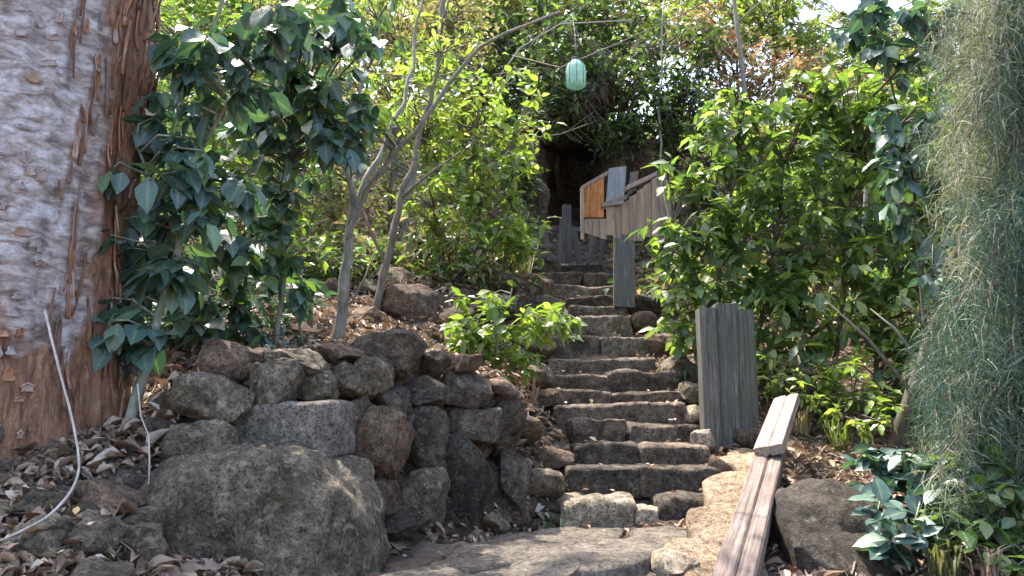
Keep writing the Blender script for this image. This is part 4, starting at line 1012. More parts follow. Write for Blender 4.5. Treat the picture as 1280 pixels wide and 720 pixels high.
# ------------------------------------------------------------------ bushes and trees of the hillside behind
BACK = [
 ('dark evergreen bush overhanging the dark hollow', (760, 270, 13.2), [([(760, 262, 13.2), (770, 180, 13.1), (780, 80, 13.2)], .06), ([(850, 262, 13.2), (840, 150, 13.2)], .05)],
  [(770, 120, 12.9, 90, 60, .9, 80), (840, 140, 12.8, 60, 60, .8, 55), (700, 90, 13, 60, 70, .8, 50), (775, 168, 12.7, 50, 24, .6, 22), (680, 138, 12.9, 36, 36, .7, 20), (850, 60, 13.2, 60, 50, .8, 34)], 'small', .15, 'leaf_deep_green', 'leaf_mid', .35),
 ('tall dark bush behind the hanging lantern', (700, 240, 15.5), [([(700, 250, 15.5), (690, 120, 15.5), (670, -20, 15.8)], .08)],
  [(680, 60, 15.2, 90, 80, 1.2, 80), (760, 40, 15.4, 80, 60, 1.0, 60), (620, 90, 15, 70, 80, 1.0, 60)], 'small', .17, 'leaf_mid', 'leaf_deep_green', .5),
 ('wiry bush of rust and pink dry leaves high on the right slope', (930, 260, 14), [([(930, 262, 14), (925, 150, 14), (920, 20, 14.2)], .05), ([(1000, 255, 14), (1010, 150, 14), (1030, 60, 14)], .04)],
  [(930, 90, 13.8, 70, 60, .9, 44), (1000, 110, 13.8, 70, 50, .9, 44), (870, 40, 14, 50, 40, .8, 20), (1060, 130, 13.8, 70, 40, .8, 34)], 'small', .15, 'leaf_khaki', 'leaf_rust', .35),
 ('pale loose bush closing the skyline at the upper right', (1080, 240, 17), [([(1080, 245, 17), (1085, 120, 17), (1090, 10, 17)], .06)],
  [(1060, 60, 16.8, 80, 40, 1, 40), (1130, 70, 16.8, 70, 50, 1, 34), (980, 20, 16.8, 60, 40, 1, 26), (1190, 30, 16.8, 60, 60, 1, 34)], 'small', .18, 'leaf_mid', 'leaf_khaki', .4),
 ('yellow-green bush at the top right of the slope', (960, 240, 16), [([(960, 245, 16), (965, 120, 16), (970, 20, 16)], .06)],
  [(900, 30, 15.6, 70, 50, 1, 44), (950, 10, 15.8, 60, 45, 1, 44), (1010, 60, 15.7, 60, 30, 1, 30), (1060, 100, 15.6, 80, 45, 1, 50), (1190, 60, 15.5, 70, 80, 1, 60), (1120, 150, 15.5, 70, 60, 1, 44)], 'small', .17, 'leaf_yellow', 'leaf_bright', .5),
 ('green bush on the slope behind the right shrubs', (1100, 300, 11.5), [([(1100, 320, 11.5), (1110, 220, 11.5), (1120, 140, 11.6)], .05)],
  [(1080, 230, 11.2, 110, 60, 1, 80), (1180, 240, 11.2, 90, 100, 1, 80), (980, 250, 11.4, 80, 50, .9, 50), (1150, 380, 9.6, 110, 60, .8, 60)], 'small', .15, 'leaf_mid', 'leaf_bright', .3),
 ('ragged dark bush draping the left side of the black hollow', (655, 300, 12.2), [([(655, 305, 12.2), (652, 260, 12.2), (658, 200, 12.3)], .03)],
  [(655, 215, 12.2, 22, 42, .35, 22), (650, 280, 11.9, 28, 24, .35, 12)], 'small', .12, 'leaf_deep_green', 'leaf_mid', .4),
 ('dark bush in the hollow right of the wooden box', (880, 300, 12.6), [([(880, 310, 12.6), (880, 250, 12.6), (885, 200, 12.7)], .04)],
  [(880, 240, 12.4, 50, 50, .6, 34), (930, 200, 12.8, 50, 40, .6, 26), (850, 320, 11.8, 40, 20, .4, 12)], 'small', .14, 'leaf_deep_green', 'leaf_rust', .22),
 ('tangled olive bush high in the upper middle', (590, 200, 16.5), [([(590, 220, 16.5), (600, 60, 16.5), (610, -60, 16.5)], .08)],
  [(590, 20, 16.2, 110, 60, 1.2, 80), (700, 0, 16.5, 110, 40, 1.2, 60), (480, 10, 16.5, 110, 60, 1.2, 70), (820, 0, 16.8, 90, 35, 1.2, 44)], 'small', .18, 'leaf_khaki', 'leaf_yellow', .5),
 ('green bush crown at the upper left behind the dark shrub', (330, 200, 15), [([(330, 240, 15), (320, 80, 15), (310, -40, 15)], .08)],
  [(330, 30, 14.6, 130, 70, 1.3, 100), (220, 60, 14.6, 110, 100, 1.3, 90), (200, 190, 13, 110, 60, 1, 60)], 'small', .18, 'leaf_bright', 'leaf_mid', .5),
 ('olive brown undergrowth bush on the bank above the terrace', (520, 345, 10.4), [([(520, 348, 10.4), (515, 310, 10.4), (520, 270, 10.4)], .03)],
  [(520, 320, 9.8, 90, 34, .6, 40), (430, 330, 9.4, 70, 36, .6, 34), (590, 340, 9.0, 60, 18, .4, 14), (640, 310, 10.6, 45, 18, .4, 12), (330, 330, 9.6, 80, 24, .6, 20)], 'small', .12, 'leaf_khaki', 'leaf_mid', .5),
]
for i, (lab, base, stems, crowns, pr, sz, m1, m2, f2) in enumerate(BACK):
    plant('bush', lab, 'bush', base, stems, crowns, pr, sz * 1.15, m1, 8, .24, 0, None, 40 + i, .05, 'twig', -.35, .007, m2, f2, dens=2.3)
# ridge wood closing the view on top of the hill (lower at the right, where the sky shows)
rg = np.random.default_rng(77)
posl = []
for i in range(420):
    x = rg.uniform(-16, 13); hi = 4.2 if x < 4.8 else (0.6 if x < 10 else 2.0)
    y = rg.uniform(17.5, 23); z0 = ground(x, y); c = np.array([x, y, z0 + rg.uniform(0, hi)])
    posl.append(c + rg.normal(size=(90, 3)) * np.array([.55, .5, .38]))
pos = np.concatenate(posl); n = len(pos)
me = leaves_mesh('hilltop_wood', LP['tiny'], pos, frames(rg.normal(size=(n, 3)), rg.normal(0, .6, n)), rg.uniform(.16, .3, n), rg.random(n))
tag(link_mesh('hilltop_wood', me, M['leaf_yellow']), 'far yellow-green wood closing the top of the hillside', 'wood', kind='stuff')
# ground cover of the steep hillside
posl = []
for i in range(900):
    x = rg.uniform(-13, 12); y = rg.uniform(9.5, 18.5)
    if abs(x - 0.9) < 0.9 and y < 13.5: continue
    if -0.2 < x < 1.6 and y < 16: continue
    z0 = ground(x, y); c = np.array([x, y, z0 + rg.uniform(0, .35)])
    posl.append(c + rg.normal(size=(34, 3)) * np.array([.3, .3, .2]))
pos = np.concatenate(posl); n = len(pos)
for sel, mm, nm in ((rg.random(n) < .5, 'leaf_mid', 'undergrowth'), (rg.random(n) < .5, 'leaf_khaki', 'dry_undergrowth')):
    k = int(sel.sum()); me = leaves_mesh(nm, LP['tiny'], pos[sel], frames(rg.normal(size=(k, 3)), rg.normal(0, .6, k)), rg.uniform(.09, .2, k), rg.random(k))
    tag(link_mesh(nm, me, M[mm]), {'undergrowth': 'green undergrowth covering the steep hillside', 'dry_undergrowth': 'dry straw-coloured undergrowth covering the steep hillside'}[nm], 'undergrowth', kind='stuff')
# bare slender trees and dead branches
TR = [('slender bare grey tree on the upper right slope', [(935, 250, 13), (932, 120, 13), (918, 0, 13), (915, -60, 13)], .05),
      ('thin straight bare sapling right of the lantern', [(822, 240, 12.4), (824, 130, 12.4), (830, 0, 12.5)], .02),
      ('leaning pale bare trunk behind the left bushes', [(500, 300, 10.8), (520, 180, 10.9), (548, 60, 11), (560, -40, 11)], .06),
      ('pale dead branch slanting at the upper right', [(1060, 180, 10), (1085, 130, 10), (1110, 80, 10), (1140, 30, 10)], .025),
      ('grey bare trunk leaning under the feathery tree', [(1120, 560, 6.6), (1138, 490, 6.6), (1158, 420, 6.7), (1190, 330, 6.9), (1240, 200, 7.0)], .06)]
for i, (lab, path, r) in enumerate(TR):
    q = [P(*p) for p in path]; q[0].z = min(q[0].z, ground(q[0].x, q[0].y) - .05); root = empty('bare_tree', q[0], lab, 'tree')
    fine = []
    for a, b in zip(q[:-1], q[1:]):
        for t in range(4): s = a.lerp(b, t / 4); fine.append(s + Vector((noise.noise(s * 2), noise.noise(s * 2 + Vector((9, 0, 0))), 0)) * .06)
    fine.append(q[-1]); n = len(fine)
    MB().tube(fine, [r * (1 - .5 * k / n) for k in range(n)], 9, True, .08).build('trunk', M['stem'] if i != 4 else M['root'], root, q[0])
    rr = random.Random(i)
    for k in range(5):
        a = fine[rr.randrange(3, n - 1)]; e = a + Vector((rr.uniform(-.8, .8), rr.uniform(-.4, .4), rr.uniform(.2, .8)))
        MB().tube([a, a.lerp(e, .5) + Vector((0, 0, .06)), e], [r * .35, r * .22, r * .08], 5).build('branch', M['stem'], root, q[0])
DB = [('long bare branch crossing under the lantern', [(640, 70, 11.8), (700, 85, 11.6), (760, 60, 11.5), (850, 20, 11.5), (900, -10, 11.6)], .018),
      ('thin bare twig above the dark hollow', [(650, 175, 12.0), (700, 168, 11.9), (735, 155, 11.9)], .014),
      ('pale bare branch arching left of the lantern', [(600, 130, 11.6), (650, 60, 11.5), (700, 30, 11.5), (790, 25, 11.5)], .016),
      ('dead fallen branch lying on leaves above the wall', [(215, 470, 5.6), (260, 452, 5.8), (320, 445, 5.9), (350, 436, 6.0)], .016),
      ('dry stick on the terrace behind the wall', [(240, 440, 5.9), (300, 430, 6.0), (352, 422, 6.3)], .012),
      ('pale bleached stick across the undergrowth above the wall', [(440, 395, 7.8), (500, 382, 7.9), (560, 370, 8.0)], .014),
      ('forked dry stick leaning in the undergrowth', [(430, 395, 7.6), (455, 350, 7.7), (470, 310, 7.8)], .012),
      ('bare twig at the upper left between leaves', [(330, 60, 5.4), (350, 20, 5.4), (362, -20, 5.4)], .012)]
for i, (lab, path, r) in enumerate(DB):
    q = [P(*p) for p in path]; rr = random.Random(50 + i); mb = MB(); mb.tube(q, [r * (1 - .15 * k) for k in range(len(q))], 6, True, .1)
    for k in range(4):
        a = q[rr.randrange(0, len(q) - 1)].lerp(q[-1], rr.random() * .4); e = a + (q[-1] - q[0]).normalized() * rr.uniform(.15, .5) + Vector((rr.uniform(-.2, .2), rr.uniform(-.1, .1), rr.uniform(-.1, .3)))
        mb.tube([a, e], [r * .5, r * .15], 5)
    tag(mb.build('dead_branch', M['twig'] if i not in (2, 5) else M['vine'], None, q[0]), lab, 'branch')

# ------------------------------------------------------------------ dark hollow in the bank at the head of the steps
hb = P(710, 262, 13.0)
hollow = empty('rock_hollow', hb, 'small black cave-like hollow in the rocky bank above the steps', 'cave')
for k, (bx, Y, dp, mm) in enumerate((((652, 215, 684, 300), 12.6, 1.0, 'stone_dark'), ((640, 170, 686, 250), 13.0, 1.4, 'stone_dark'), ((630, 180, 688, 300), 13.8, 1.8, 'stone_dark'), ((738, 178, 800, 300), 12.9, 3.4, 'stone_dark'), ((650, 120, 775, 190), 12.5, 3.8, 'stone_dark'), ((672, 150, 752, 300), 15.6, .8, 'stone_dark'), ((775, 180, 840, 300), 13.6, 1.5, 'stone_brown'))):
    stone_px('rock', bx, Y, dp, M[mm], hollow, hb, 16, 3.4, .2, 8, 820 + k, 0, .05, 1.08)
# ------------------------------------------------------------------ wooden box on its post
bb = P(780, 380, 9.7)
boxo = empty('wooden_box', bb, 'weathered wooden box with pitched top, orange end and grey sheet on a grey post', 'box')
YB = 9.9
def pan(name, corners, th, mat):
    """board given by four picture corners (x, y, depth)"""
    q = [P(*c) for c in corners]; nrm = (q[1] - q[0]).cross(q[3] - q[0]).normalized() * th
    v = q + [a + nrm for a in q]; me = bpy.data.meshes.new(name)
    me.from_pydata([tuple(a - bb) for a in v], [], [(0, 1, 2, 3), (7, 6, 5, 4), (0, 4, 5, 1), (1, 5, 6, 2), (2, 6, 7, 3), (3, 7, 4, 0)]); me.update()
    return link_mesh(name, me, M[mat], boxo)
# left panel of orange boards, slanting
for k in range(3):
    x0 = 730 + k * 8.4; x1 = x0 + 7.8; ty = lambda x: 234 - (x - 729) * .55
    pan('orange_board', [(x0, 272, YB), (x1, 272, YB), (x1, ty(x1), YB), (x0, ty(x0), YB)], .03, 'wood_orange')
pan('frame_edge', [(726, 300, YB - .02), (730, 300, YB - .02), (729, 234, YB - .02), (725, 236, YB - .02)], .05, 'wood_brown')
pan('rail', [(724, 238, YB - .04), (727, 232, YB - .04), (760, 213, YB - .04), (760, 218, YB - .04)], .07, 'wood_beam')
pan('sheet', [(757, 258, YB - .06), (779, 255, YB - .06), (783, 208, YB - .03), (761, 211, YB - .03)], .02, 'sheet_grey')
pan('board', [(784, 246, YB + .02), (795, 238, YB + .02), (798, 214, YB + .04), (788, 216, YB + .04)], .02, 'wood_grey')
pan('rail', [(782, 238, YB - .05), (783, 232, YB - .05), (823, 213, YB - .05), (823, 218, YB - .05)], .07, 'wood_beam')
pan('rail', [(752, 259, YB - .08), (752, 254, YB - .08), (784, 243, YB - .08), (784, 248, YB - .08)], .05, 'wood_beam')
for k in range(8):
    x0 = 758 + k * 9.4; x1 = x0 + 8.8; yb_ = 300 - abs(k - 3) * 2 + (k * 37 % 5); yt_ = 250 - max(0, (x0 - 782)) * .78 if x0 > 782 else 254
    pan('board', [(x0, yb_, YB + .01 * (k % 3)), (x1, yb_ + 1, YB + .01 * (k % 3)), (x1, yt_ - 4, YB + .01 * (k % 3)), (x0, yt_, YB + .01 * (k % 3))], .03, 'wood_brown')
for k in range(3):
    x0 = 731 + k * 9.2
    pan('board', [(x0, 292 + k * 3, YB), (x0 + 8.4, 294 + k * 3, YB), (x0 + 8.4, 274, YB), (x0, 274, YB)], .03, 'wood_brown')
pan('corner_board', [(826, 292, YB - .03), (831, 290, YB - .03), (826, 222, YB - .03), (821, 224, YB - .03)], .05, 'wood_beam')
pan('side', [(831, 290, YB), (838, 280, YB + .7), (832, 226, YB + .7), (826, 222, YB)], .03, 'wood_brown')
a, b_ = P(780, 275, YB + .08), P(780, 385, YB - .1)
board('post', (a + b_) / 2, Vector((.13, 0, 0)), Vector((0, .06, 0)), (a - b_) / 2, M['wood_grey'], boxo, bb, 90)
# ------------------------------------------------------------------ old grey paling fence left of the box
fb = P(710, 320, 11.6)
fence = empty('paling_fence', fb, 'short old grey paling fence below the dark hollow', 'fence')
for k, (x, yt_, yb_, wd, ln) in enumerate(((686, 292, 326, 6, -4), (699, 272, 328, 8, 5), (711, 256, 328, 10, -3), (724, 284, 330, 6, -7), (738, 284, 330, 8, 3), (750, 290, 332, 5, 6), (675, 290, 324, 5, -6))):
    a, b_ = P(x + ln, yt_, 11.6), P(x, yb_, 11.6)
    board('paling', (a + b_) / 2, Vector((wd / 2 / F * 11.6 * 1.1, 0, 0)), Vector((0, .02, 0)), (a - b_) / 2, M['wood_old'], fence, fb, 95 + k, n=8)
for y in (285, 308):
    a, b_ = P(672, y, 11.66), P(754, y + 3, 11.66)
    board('rail', (a + b_) / 2, Vector((0, 0, .035)), Vector((0, .02, 0)), (b_ - a) / 2, M['wood_dark'], fence, fb, 110 + y, n=8)

# ------------------------------------------------------------------ teal glass jar hanging from a branch
lb = P(720, 109, 10.6)
lan = empty('hanging_jar', lb, 'pale teal glass jar hanging from a branch above the hollow', 'jar')
h = (109 - 72) / F * 10.6 * 1.02; rr = 13.0 / F * 10.6
def lathe(name, prof, mat, parent, n=20):
    v = []; f = []
    for r_, z in prof:
        for k in range(n): v.append((r_ * math.cos(6.28318 * k / n), r_ * math.sin(6.28318 * k / n), z))
    for i in range(len(prof) - 1):
        for k in range(n): f.append((i * n + k, i * n + (k + 1) % n, (i + 1) * n + (k + 1) % n, (i + 1) * n + k))
    f.append(tuple(reversed(range(n)))); f.append(tuple((len(prof) - 1) * n + k for k in range(n)))
    me = bpy.data.meshes.new(name); me.from_pydata(v, [], f); me.update(); me.polygons.foreach_set('use_smooth', [True] * len(f))
    return link_mesh(name, me, mat, parent)
lathe('glass', [(rr * .8, 0), (rr, .02), (rr * 1.0, h * .55), (rr * .97, h * .7), (rr * .8, h * .85), (rr * .5, h * .94), (rr * .42, h)], M['teal'], lan)
for k in range(8):
    c_, s_ = math.cos(k * .785), math.sin(k * .785)
    MB().tube([lb + Vector((c_ * r_, s_ * r_, z_)) for r_, z_ in ((rr * 1.01, .02), (rr * 1.02, h * .55), (rr * .99, h * .7), (rr * .82, h * .85), (rr * .5, h * .95))], .006, 5).build('rib', M['stem_green'], lan, lb)
lathe('cap', [(rr * .46, h), (rr * .46, h * 1.07), (rr * .3, h * 1.1)], M['wood_dark'], lan)
MB().tube([lb + Vector((0, 0, h * 1.08)), lb + Vector((0.01, 0, h * 1.5)), P(716, 20, 10.9)], .006, 5).build('cord', M['twig'], lan, lb)

# ------------------------------------------------------------------ feathery tree at the right edge
ft = P(1300, 660, 5.2); ft.z = ground(ft.x, ft.y) - .05
fea = empty('feathery_tree', ft, 'feathery grey-green tree with fine drooping needle foliage along the right edge', 'tree')
q = [ft, P(1300, 500, 5.4), P(1290, 300, 5.5), P(1285, 100, 5.6), P(1270, -120, 5.7)]
MB().tube(q, [.11, .1, .085, .07, .05], 10, True, .08).build('trunk', M['stem'], fea, ft)
fg = np.random.default_rng(9)
segs = {'needle': ([], [], []), 'needle_lit': ([], [], [])}
def strands(p, dirs, ln, key, wd=.0028):
    """n fine drooping needles as narrow three-sided blades"""
    n = len(p); V, Fc, T = segs[key]
    d = dirs / np.linalg.norm(dirs, axis=1, keepdims=True)
    side = np.cross(d, fg.normal(size=(n, 3))); side /= np.linalg.norm(side, axis=1, keepdims=True)
    pts_ = [p]; cur = d.copy(); K = 3
    for k in range(K):
        pts_.append(pts_[-1] + cur * (ln / K)[:, None]); cur = cur + np.array([0, 0, -.35]); cur /= np.linalg.norm(cur, axis=1, keepdims=True)
    vs = []
    for k in range(K): w_ = wd * (1 - .25 * k); vs += [pts_[k] - side * w_, pts_[k] + side * w_]
    vs.append(pts_[K]); vs = np.stack(vs, 1); m = vs.shape[1]
    tr = np.array([(0, 1, 3), (0, 3, 2), (2, 3, 5), (2, 5, 4), (4, 5, 6)])
    off = sum(len(x) for x in V)
    V.append(vs.reshape(-1, 3)); Fc.append((tr[None] + (np.arange(n) * m)[:, None, None]).reshape(-1, 3) + off); T.append(np.repeat(fg.random(n), m))
TP = [P(1300, 500, 5.4), P(1290, 300, 5.5), P(1285, 100, 5.6), P(1275, -60, 5.7)]
# drooping sprays: picture x, y, depth, count, radius px, share of needles coloured as sunlit
SPR = []
for i in range(760):
    py = fg.uniform(-40, 660)
    left = np.interp(py, [-40, 60, 200, 330, 450, 560, 660], [1180, 1168, 1150, 1168, 1140, 1140, 1190]) + 0
    t = fg.random() ** 0.65; px = left + t * (1360 - left)
    Y = fg.uniform(4.2, 6.0)
    lit_band = np.interp(py, [-40, 100, 330, 500], [1260, 1235, 1200, 1150])
    SPR.append((px, py, Y, .85 if px < lit_band and py < 330 else .08))  # upper left sprays mostly take the sunlit needle colour
brmb = MB()
for (px, py, Y, pale) in SPR:
    a0 = TP[int(np.clip(3 - py / 220, 0, 3))]; e = P(px, py, Y)
    st = a0 + Vector((0, 0, 0.1)); 
    mid = (st + e) / 2 + Vector((0, 0, .18)); tip = e + Vector((0, 0, -.2))
    brmb.tube([st, mid, e, tip], [.012, .008, .005, .002], 4, False)
    n = 150
    t = fg.random(n) ** .8
    path = np.array([tuple(mid), tuple(e), tuple(tip)])
    pp = np.where(t[:, None] < .65, path[0] + (path[1] - path[0]) * (t / .65)[:, None], path[1] + (path[2] - path[1]) * ((t - .65) / .35)[:, None]) if True else None
    keep = fg.random(n) < np.clip(.25 + t, 0, 1); pp = pp[keep]; n = len(pp)
    pp = pp + fg.normal(size=(n, 3)) * .05
    dv = fg.normal(size=(n, 3)) * .75 + np.array([-.15, -.1, -.55])
    strands(pp, dv, fg.uniform(.08, .2, n), 'needle_lit' if fg.random() < pale else 'needle', .0024)
brmb.build('branchlets', M['twig'], fea, ft, kind='stuff')
for key in segs:
    V, Fc, T = segs[key]; V = np.concatenate(V) - np.array(ft)
    o = link_mesh('needles', np_mesh('needles', V, np.concatenate(Fc), np.concatenate(T)), M[key], fea); o['kind'] = 'stuff'

# ------------------------------------------------------------------ grass and stalks
gm = np.random.default_rng(31)
def tuft(px, py, Y, n, ln, mat, label, seed, nm='grass_tuft'):
    b = P(px, py, Y); b.z = ground(b.x, b.y); mb = MB(); r = random.Random(seed)
    for k in range(n):
        az = r.uniform(0, 6.28); s = b + Vector((r.uniform(-.06, .06), r.uniform(-.06, .06), 0)); L_ = ln * r.uniform(.5, 1.2); o_ = Vector((math.cos(az), math.sin(az), 0)) * L_ * r.uniform(.2, .7)
        i0 = len(mb.v); sd_ = Vector((-math.sin(az), math.cos(az), 0)) * .006
        p1 = s + o_ * .4 + Vector((0, 0, L_ * .7)); p2 = s + o_ + Vector((0, 0, L_ * .75))
        mb.v += [s - sd_, s + sd_, p1 + sd_, p1 - sd_, p2]; mb.f += [(i0, i0 + 1, i0 + 2, i0 + 3), (i0 + 3, i0 + 2, i0 + 4)]
    tag(mb.build(nm, M[mat], None, b), label, 'grass')
tuft(1050, 560, 6.6, 40, .35, 'leaf_yellow', 'dry straw-coloured grass tuft right of the beam on the bank', 1)
tuft(1000, 540, 7.0, 36, .3, 'leaf_khaki', 'pale dry grass tuft just behind the top of the timber plank', 2)
tuft(1180, 715, 4.2, 30, .25, 'leaf_khaki', 'dry grass blades at the bottom edge right of the dark boulder', 3)
tuft(1240, 715, 4.0, 26, .25, 'litter', 'reddish dry blades in the bottom right corner', 4)
tuft(660, 530, 6.4, 30, .3, 'litter', 'rusty dry stalks at the corner of the wall beside the steps', 5)
tuft(845, 452, 8.5, 26, .25, 'leaf_bright', 'small green tuft right of the middle steps', 6)
tuft(860, 470, 8.0, 26, .22, 'leaf_mid', 'low green tuft beside the mossy bank stone', 7)
tuft(690, 625, 5.5, 16, .14, 'leaf_mid', 'tiny weed in the rubble left of the lowest step', 8)
for i, (px, py, Y) in enumerate(((655, 300, 11), (560, 340, 9.6), (1090, 370, 9.2), (1140, 380, 8.6), (640, 330, 10.6), (980, 480, 8.2))):
    tuft(px, py, Y, 50, .8, 'leaf_khaki', 'tuft of tall dry stalks ' + ['left of the fence palings', 'under the yellow-green bush', 'on the bank behind the right shrubs', 'beside the leaning bare trunk', 'left of the topmost steps', 'behind the grey post'][i], 20 + i, 'dry_stalks')

# ------------------------------------------------------------------ leaf litter
lg = np.random.default_rng(55)
def scatter(n, xr_, yr_, keep=None):
    x = lg.uniform(*xr_, n); y = lg.uniform(*yr_, n)
    if keep is not None: k = keep(x, y); x, y = x[k], y[k]
    return np.stack([x, y, ground_np(x, y)], 1)
def on_path(x, y): return (y > 5.4) & (y < 12.6) & (x > .3) & (x < 1.45)
def litter_z(p):
    z = np.array([0.10 * noise.fractal(Vector((a, b, 0)) * 1.6, 1.0, 2.0, 3) * 0.5 + 0.045 * noise.noise(Vector((a, b, 0)) * 7.0) + 0.02 * noise.noise(Vector((a, b, 0)) * 19.0) for a, b in p[:, :2]])
    p[:, 2] += z; return p
p1 = litter_z(scatter(23000, (-4.2, 4.2), (2.8, 9.5), lambda x, y: ~on_path(x, y) & ((x < 0.26) | (x > 1.3) | (y < 5.4)) & ~((x > -1.0) & (x < 1.3) & (y < 5.2) & (lg.random(len(x)) < .96))))
p1 = np.concatenate([p1, litter_z(scatter(5200, (-3.2, -1.2), (2.9, 5.2))), litter_z(scatter(1500, (-0.25, 0.28), (5.3, 9.0))), litter_z(scatter(700, (-1.0, 0.2), (4.2, 5.4), lambda x, y: (y > 4.75 + .6 * (x + .5))))])
p2 = litter_z(scatter(9000, (-5, 5), (9, 14.5), lambda x, y: ~on_path(x, y)))
for p, nm, pr, smin, smax in ((p1, 'leaf_litter', 'dry', .035, .10), (p2, 'far_leaf_litter', 'tiny', .06, .14)):
    n = len(p); p[:, 2] += lg.uniform(.004, .04, n)
    d = np.stack([lg.normal(size=n), lg.normal(size=n), lg.normal(0, .3, n)], 1)
    me = leaves_mesh(nm, LP[pr], p, frames(d, lg.normal(0, .5, n)), np.clip(lg.lognormal(math.log((smin + smax) / 2), .38, n), .02, .16), lg.random(n))
    tag(link_mesh(nm, me, M['litter']), {'leaf_litter': 'brown leaf litter covering the near banks and terrace', 'far_leaf_litter': 'brown leaf litter on the upper bank beside the steps'}[nm], 'leaf litter', kind='stuff')
# twigs in the litter
tw = MB(); r = random.Random(8)
for i in range(420):
    x, y = r.uniform(-3.6, 3.2), r.uniform(3.0, 9.5)
    if -0.9 < x < 1.4 and y > 3.6: continue
    z = ground(x, y) + .03; a = r.uniform(0, 6.28); L_ = r.uniform(.08, .4)
    e = Vector((x + math.cos(a) * L_, y + math.sin(a) * L_, 0)); e.z = ground(e.x, e.y) + r.uniform(.02, .08)
    tw.tube([Vector((x, y, z)), e], [.006, .002], 4, False)
tag(tw.build('twig_litter', M['twig'], None, (0, 0, 0)), 'dry twigs scattered through the leaf litter', 'twigs', kind='stuff')

# fallen leaves one can pick out
LEAFZ = [ # px range, py range, count, material, label, size
    ((5, 205), (530, 715), 100, 'litter', 'dry brown fallen leaf on the bottom left slope', 'fallen leaves on the left slope'),
    ((200, 350), (420, 480), 35, 'litter', 'brown fallen leaf on the terrace above the wall', 'fallen leaves on the terrace'),
    ((640, 715), (490, 660), 55, 'litter', 'pale dry leaf in the rubble left of the steps', 'fallen leaves beside the steps'),
    ((500, 640), (655, 690), 18, 'litter', 'fallen leaf where the landing meets the wall', 'fallen leaves at the wall foot'),
    ((1000, 1120), (560, 640), 12, 'litter', 'fallen leaf on the bank behind the dark boulder', 'fallen leaves on the right bank')]
for nm_, c_ in (('dry_tan', (.36, .26, .18)), ('dry_brown', (.2, .12, .08)), ('dry_pink', (.4, .25, .2)), ('dry_cream', (.52, .45, .36))):
    M[nm_] = leaf_mat(nm_, [(0, tuple(c * .8 for c in c_)), (1, tuple(c * 1.15 for c in c_))], .6, .35, .12, (1.1, .85, .6))
DRY = [('dry_tan', 'tan'), ('dry_brown', 'dark brown'), ('dry_pink', 'pinkish'), ('dry_cream', 'cream')]
for (xr_, yr_, n_, mm, lab, grp) in LEAFZ:
    for i in range(n_):
        sx_, sy_ = lg.uniform(*xr_), lg.uniform(*yr_); p = hit_ground(sx_, sy_); mm, tone = DRY[int(lg.integers(0, 4))]
        if p is None: continue
        s = lg.uniform(.05, .11); pr = 'curl_full'; key = (pr, mm)
        if key not in _leafmesh: V, T = LP[pr]; me = np_mesh('fallen_leaf', V, T, smooth=True); me.materials.append(M[mm]); _leafmesh[key] = me
        o = bpy.data.objects.new('fallen_leaf', _leafmesh[key]); COL.objects.link(o)
        o.location = p + Vector((0, 0, lg.uniform(.03, .07))); o.scale = (s, s, s); o.rotation_euler = (lg.normal(0, .3), lg.normal(0, .3), lg.uniform(0, 6.28)); tag(o, ('small ' if s < .07 else 'broad ' if s > .09 else '') + tone + ' dry fallen leaf lying near ' + near(sx_, sy_), 'leaf', grp)
for i, (yt, xl, xr, Y, _) in enumerate(STEPS):
    if i > 11: break
    for k in range(5):
        mm, tone = DRY[int(lg.integers(0, 4))]; s = lg.uniform(.035, .075); t = lg.random(); side = lg.choice([-1, 1]); t = .5 + side * .5 * t ** .5
        X = P(xl + 4, yt, Y).x * (1 - t) + P(xr - 4, yt, Y).x * t
        key = ('curl_full', mm)
        o = bpy.data.objects.new('fallen_leaf', _leafmesh[key]) if key in _leafmesh else None
        if o is None: continue
        COL.objects.link(o); o.location = (X, Y + lg.uniform(.03, .22), SZ[i] + .03); o.scale = (s, s, s); o.rotation_euler = (lg.normal(0, .2), lg.normal(0, .2), lg.uniform(0, 6.28))
        ordn = ['lowest', 'second', 'third', 'fourth', 'fifth', 'sixth', 'seventh', 'eighth', 'ninth', 'tenth', 'eleventh', 'twelfth'][i]
        tag(o, tone + ' dry leaf on the ' + ('right' if t > .5 else 'left') + ' part of the ' + ordn + ' step from the bottom', 'leaf', 'fallen leaves on the steps')
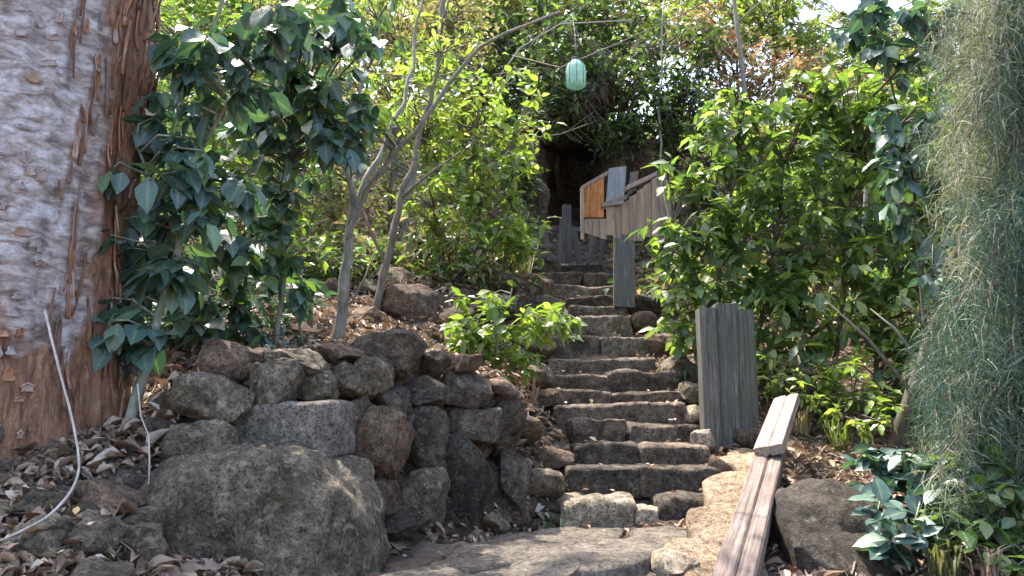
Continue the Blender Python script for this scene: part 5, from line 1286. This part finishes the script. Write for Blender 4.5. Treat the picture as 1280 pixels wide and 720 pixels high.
# the conspicuous ones
def solo(px, py, s, col, label, rot=(0, 0, 0), shape='broad', Y=None):
    p = P(px, py, Y) if Y else hit_ground(px, py)
    m = leaf_mat('single_leaf', [(0, tuple(c * .85 for c in col)), (1, tuple(min(1, c * 1.1) for c in col))], .55, .4, .15, (1.1, .9, .7))
    V, T = LP[shape]; V = V - np.array([0, .5, 0]); me = np_mesh('fallen_leaf', V, T, smooth=True); me.materials.append(m)
    o = bpy.data.objects.new('fallen_leaf', me); COL.objects.link(o); o.location = p + Vector((0, 0, .05)); o.scale = (s, s, s); o.rotation_euler = rot; tag(o, label, 'leaf')
solo(142, 508, .12, (.55, .52, .42), 'large pale cream fallen leaf at the foot of the slanting green stem', (.9, .2, 1.2))
solo(202, 515, .13, (.6, .52, .42), 'cream curled leaf on top of the rocks left of the wall', (.7, 0, 1.5))
solo(186, 538, .1, (.5, .25, .22), 'pink fallen leaf beside the hanging tendril', (.6, .3, 1.4))
solo(135, 548, .06, (.5, .5, .3), 'small pale green round leaf below the cream leaf', (.9, 0, .4))
solo(120, 583, .085, (.4, .48, .44), 'pale blue-green round fallen leaf among the brown ones', (.8, 0, .2))
solo(41, 580, .06, (.6, .42, .3), 'small peach coloured leaf on the dark rock at the left', (.9, 0, .9))
solo(146, 652, .075, (.5, .18, .15), 'small red leaf on the stones left of the great boulder', (.7, .2, 1.8))
solo(94, 655, .05, (.6, .38, .15), 'small orange yellow leaf below the pale vine bend', (.8, 0, .3))
solo(0, 520, .1, (.5, .25, .1), 'orange leaf at the left edge by the trunk foot', (.8, 0, .3))
solo(104, 610, .08, (.55, .58, .55), 'whitish leaf right of the pale vine bend', (.8, 0, 1.5))
solo(1235, 688, .09, (.5, .36, .18), 'tan star-like dry leaf in the bottom right corner', (.6, 0, 1.2))
solo(1205, 632, .09, (.5, .4, .26), 'tan dry leaf caught in the lower right plants', (.5, .2, 1.4), Y=4.3)
print('objects', len(bpy.data.objects), 'tris approx', sum(len(o.data.polygons) for o in bpy.data.objects if o.type == 'MESH'))
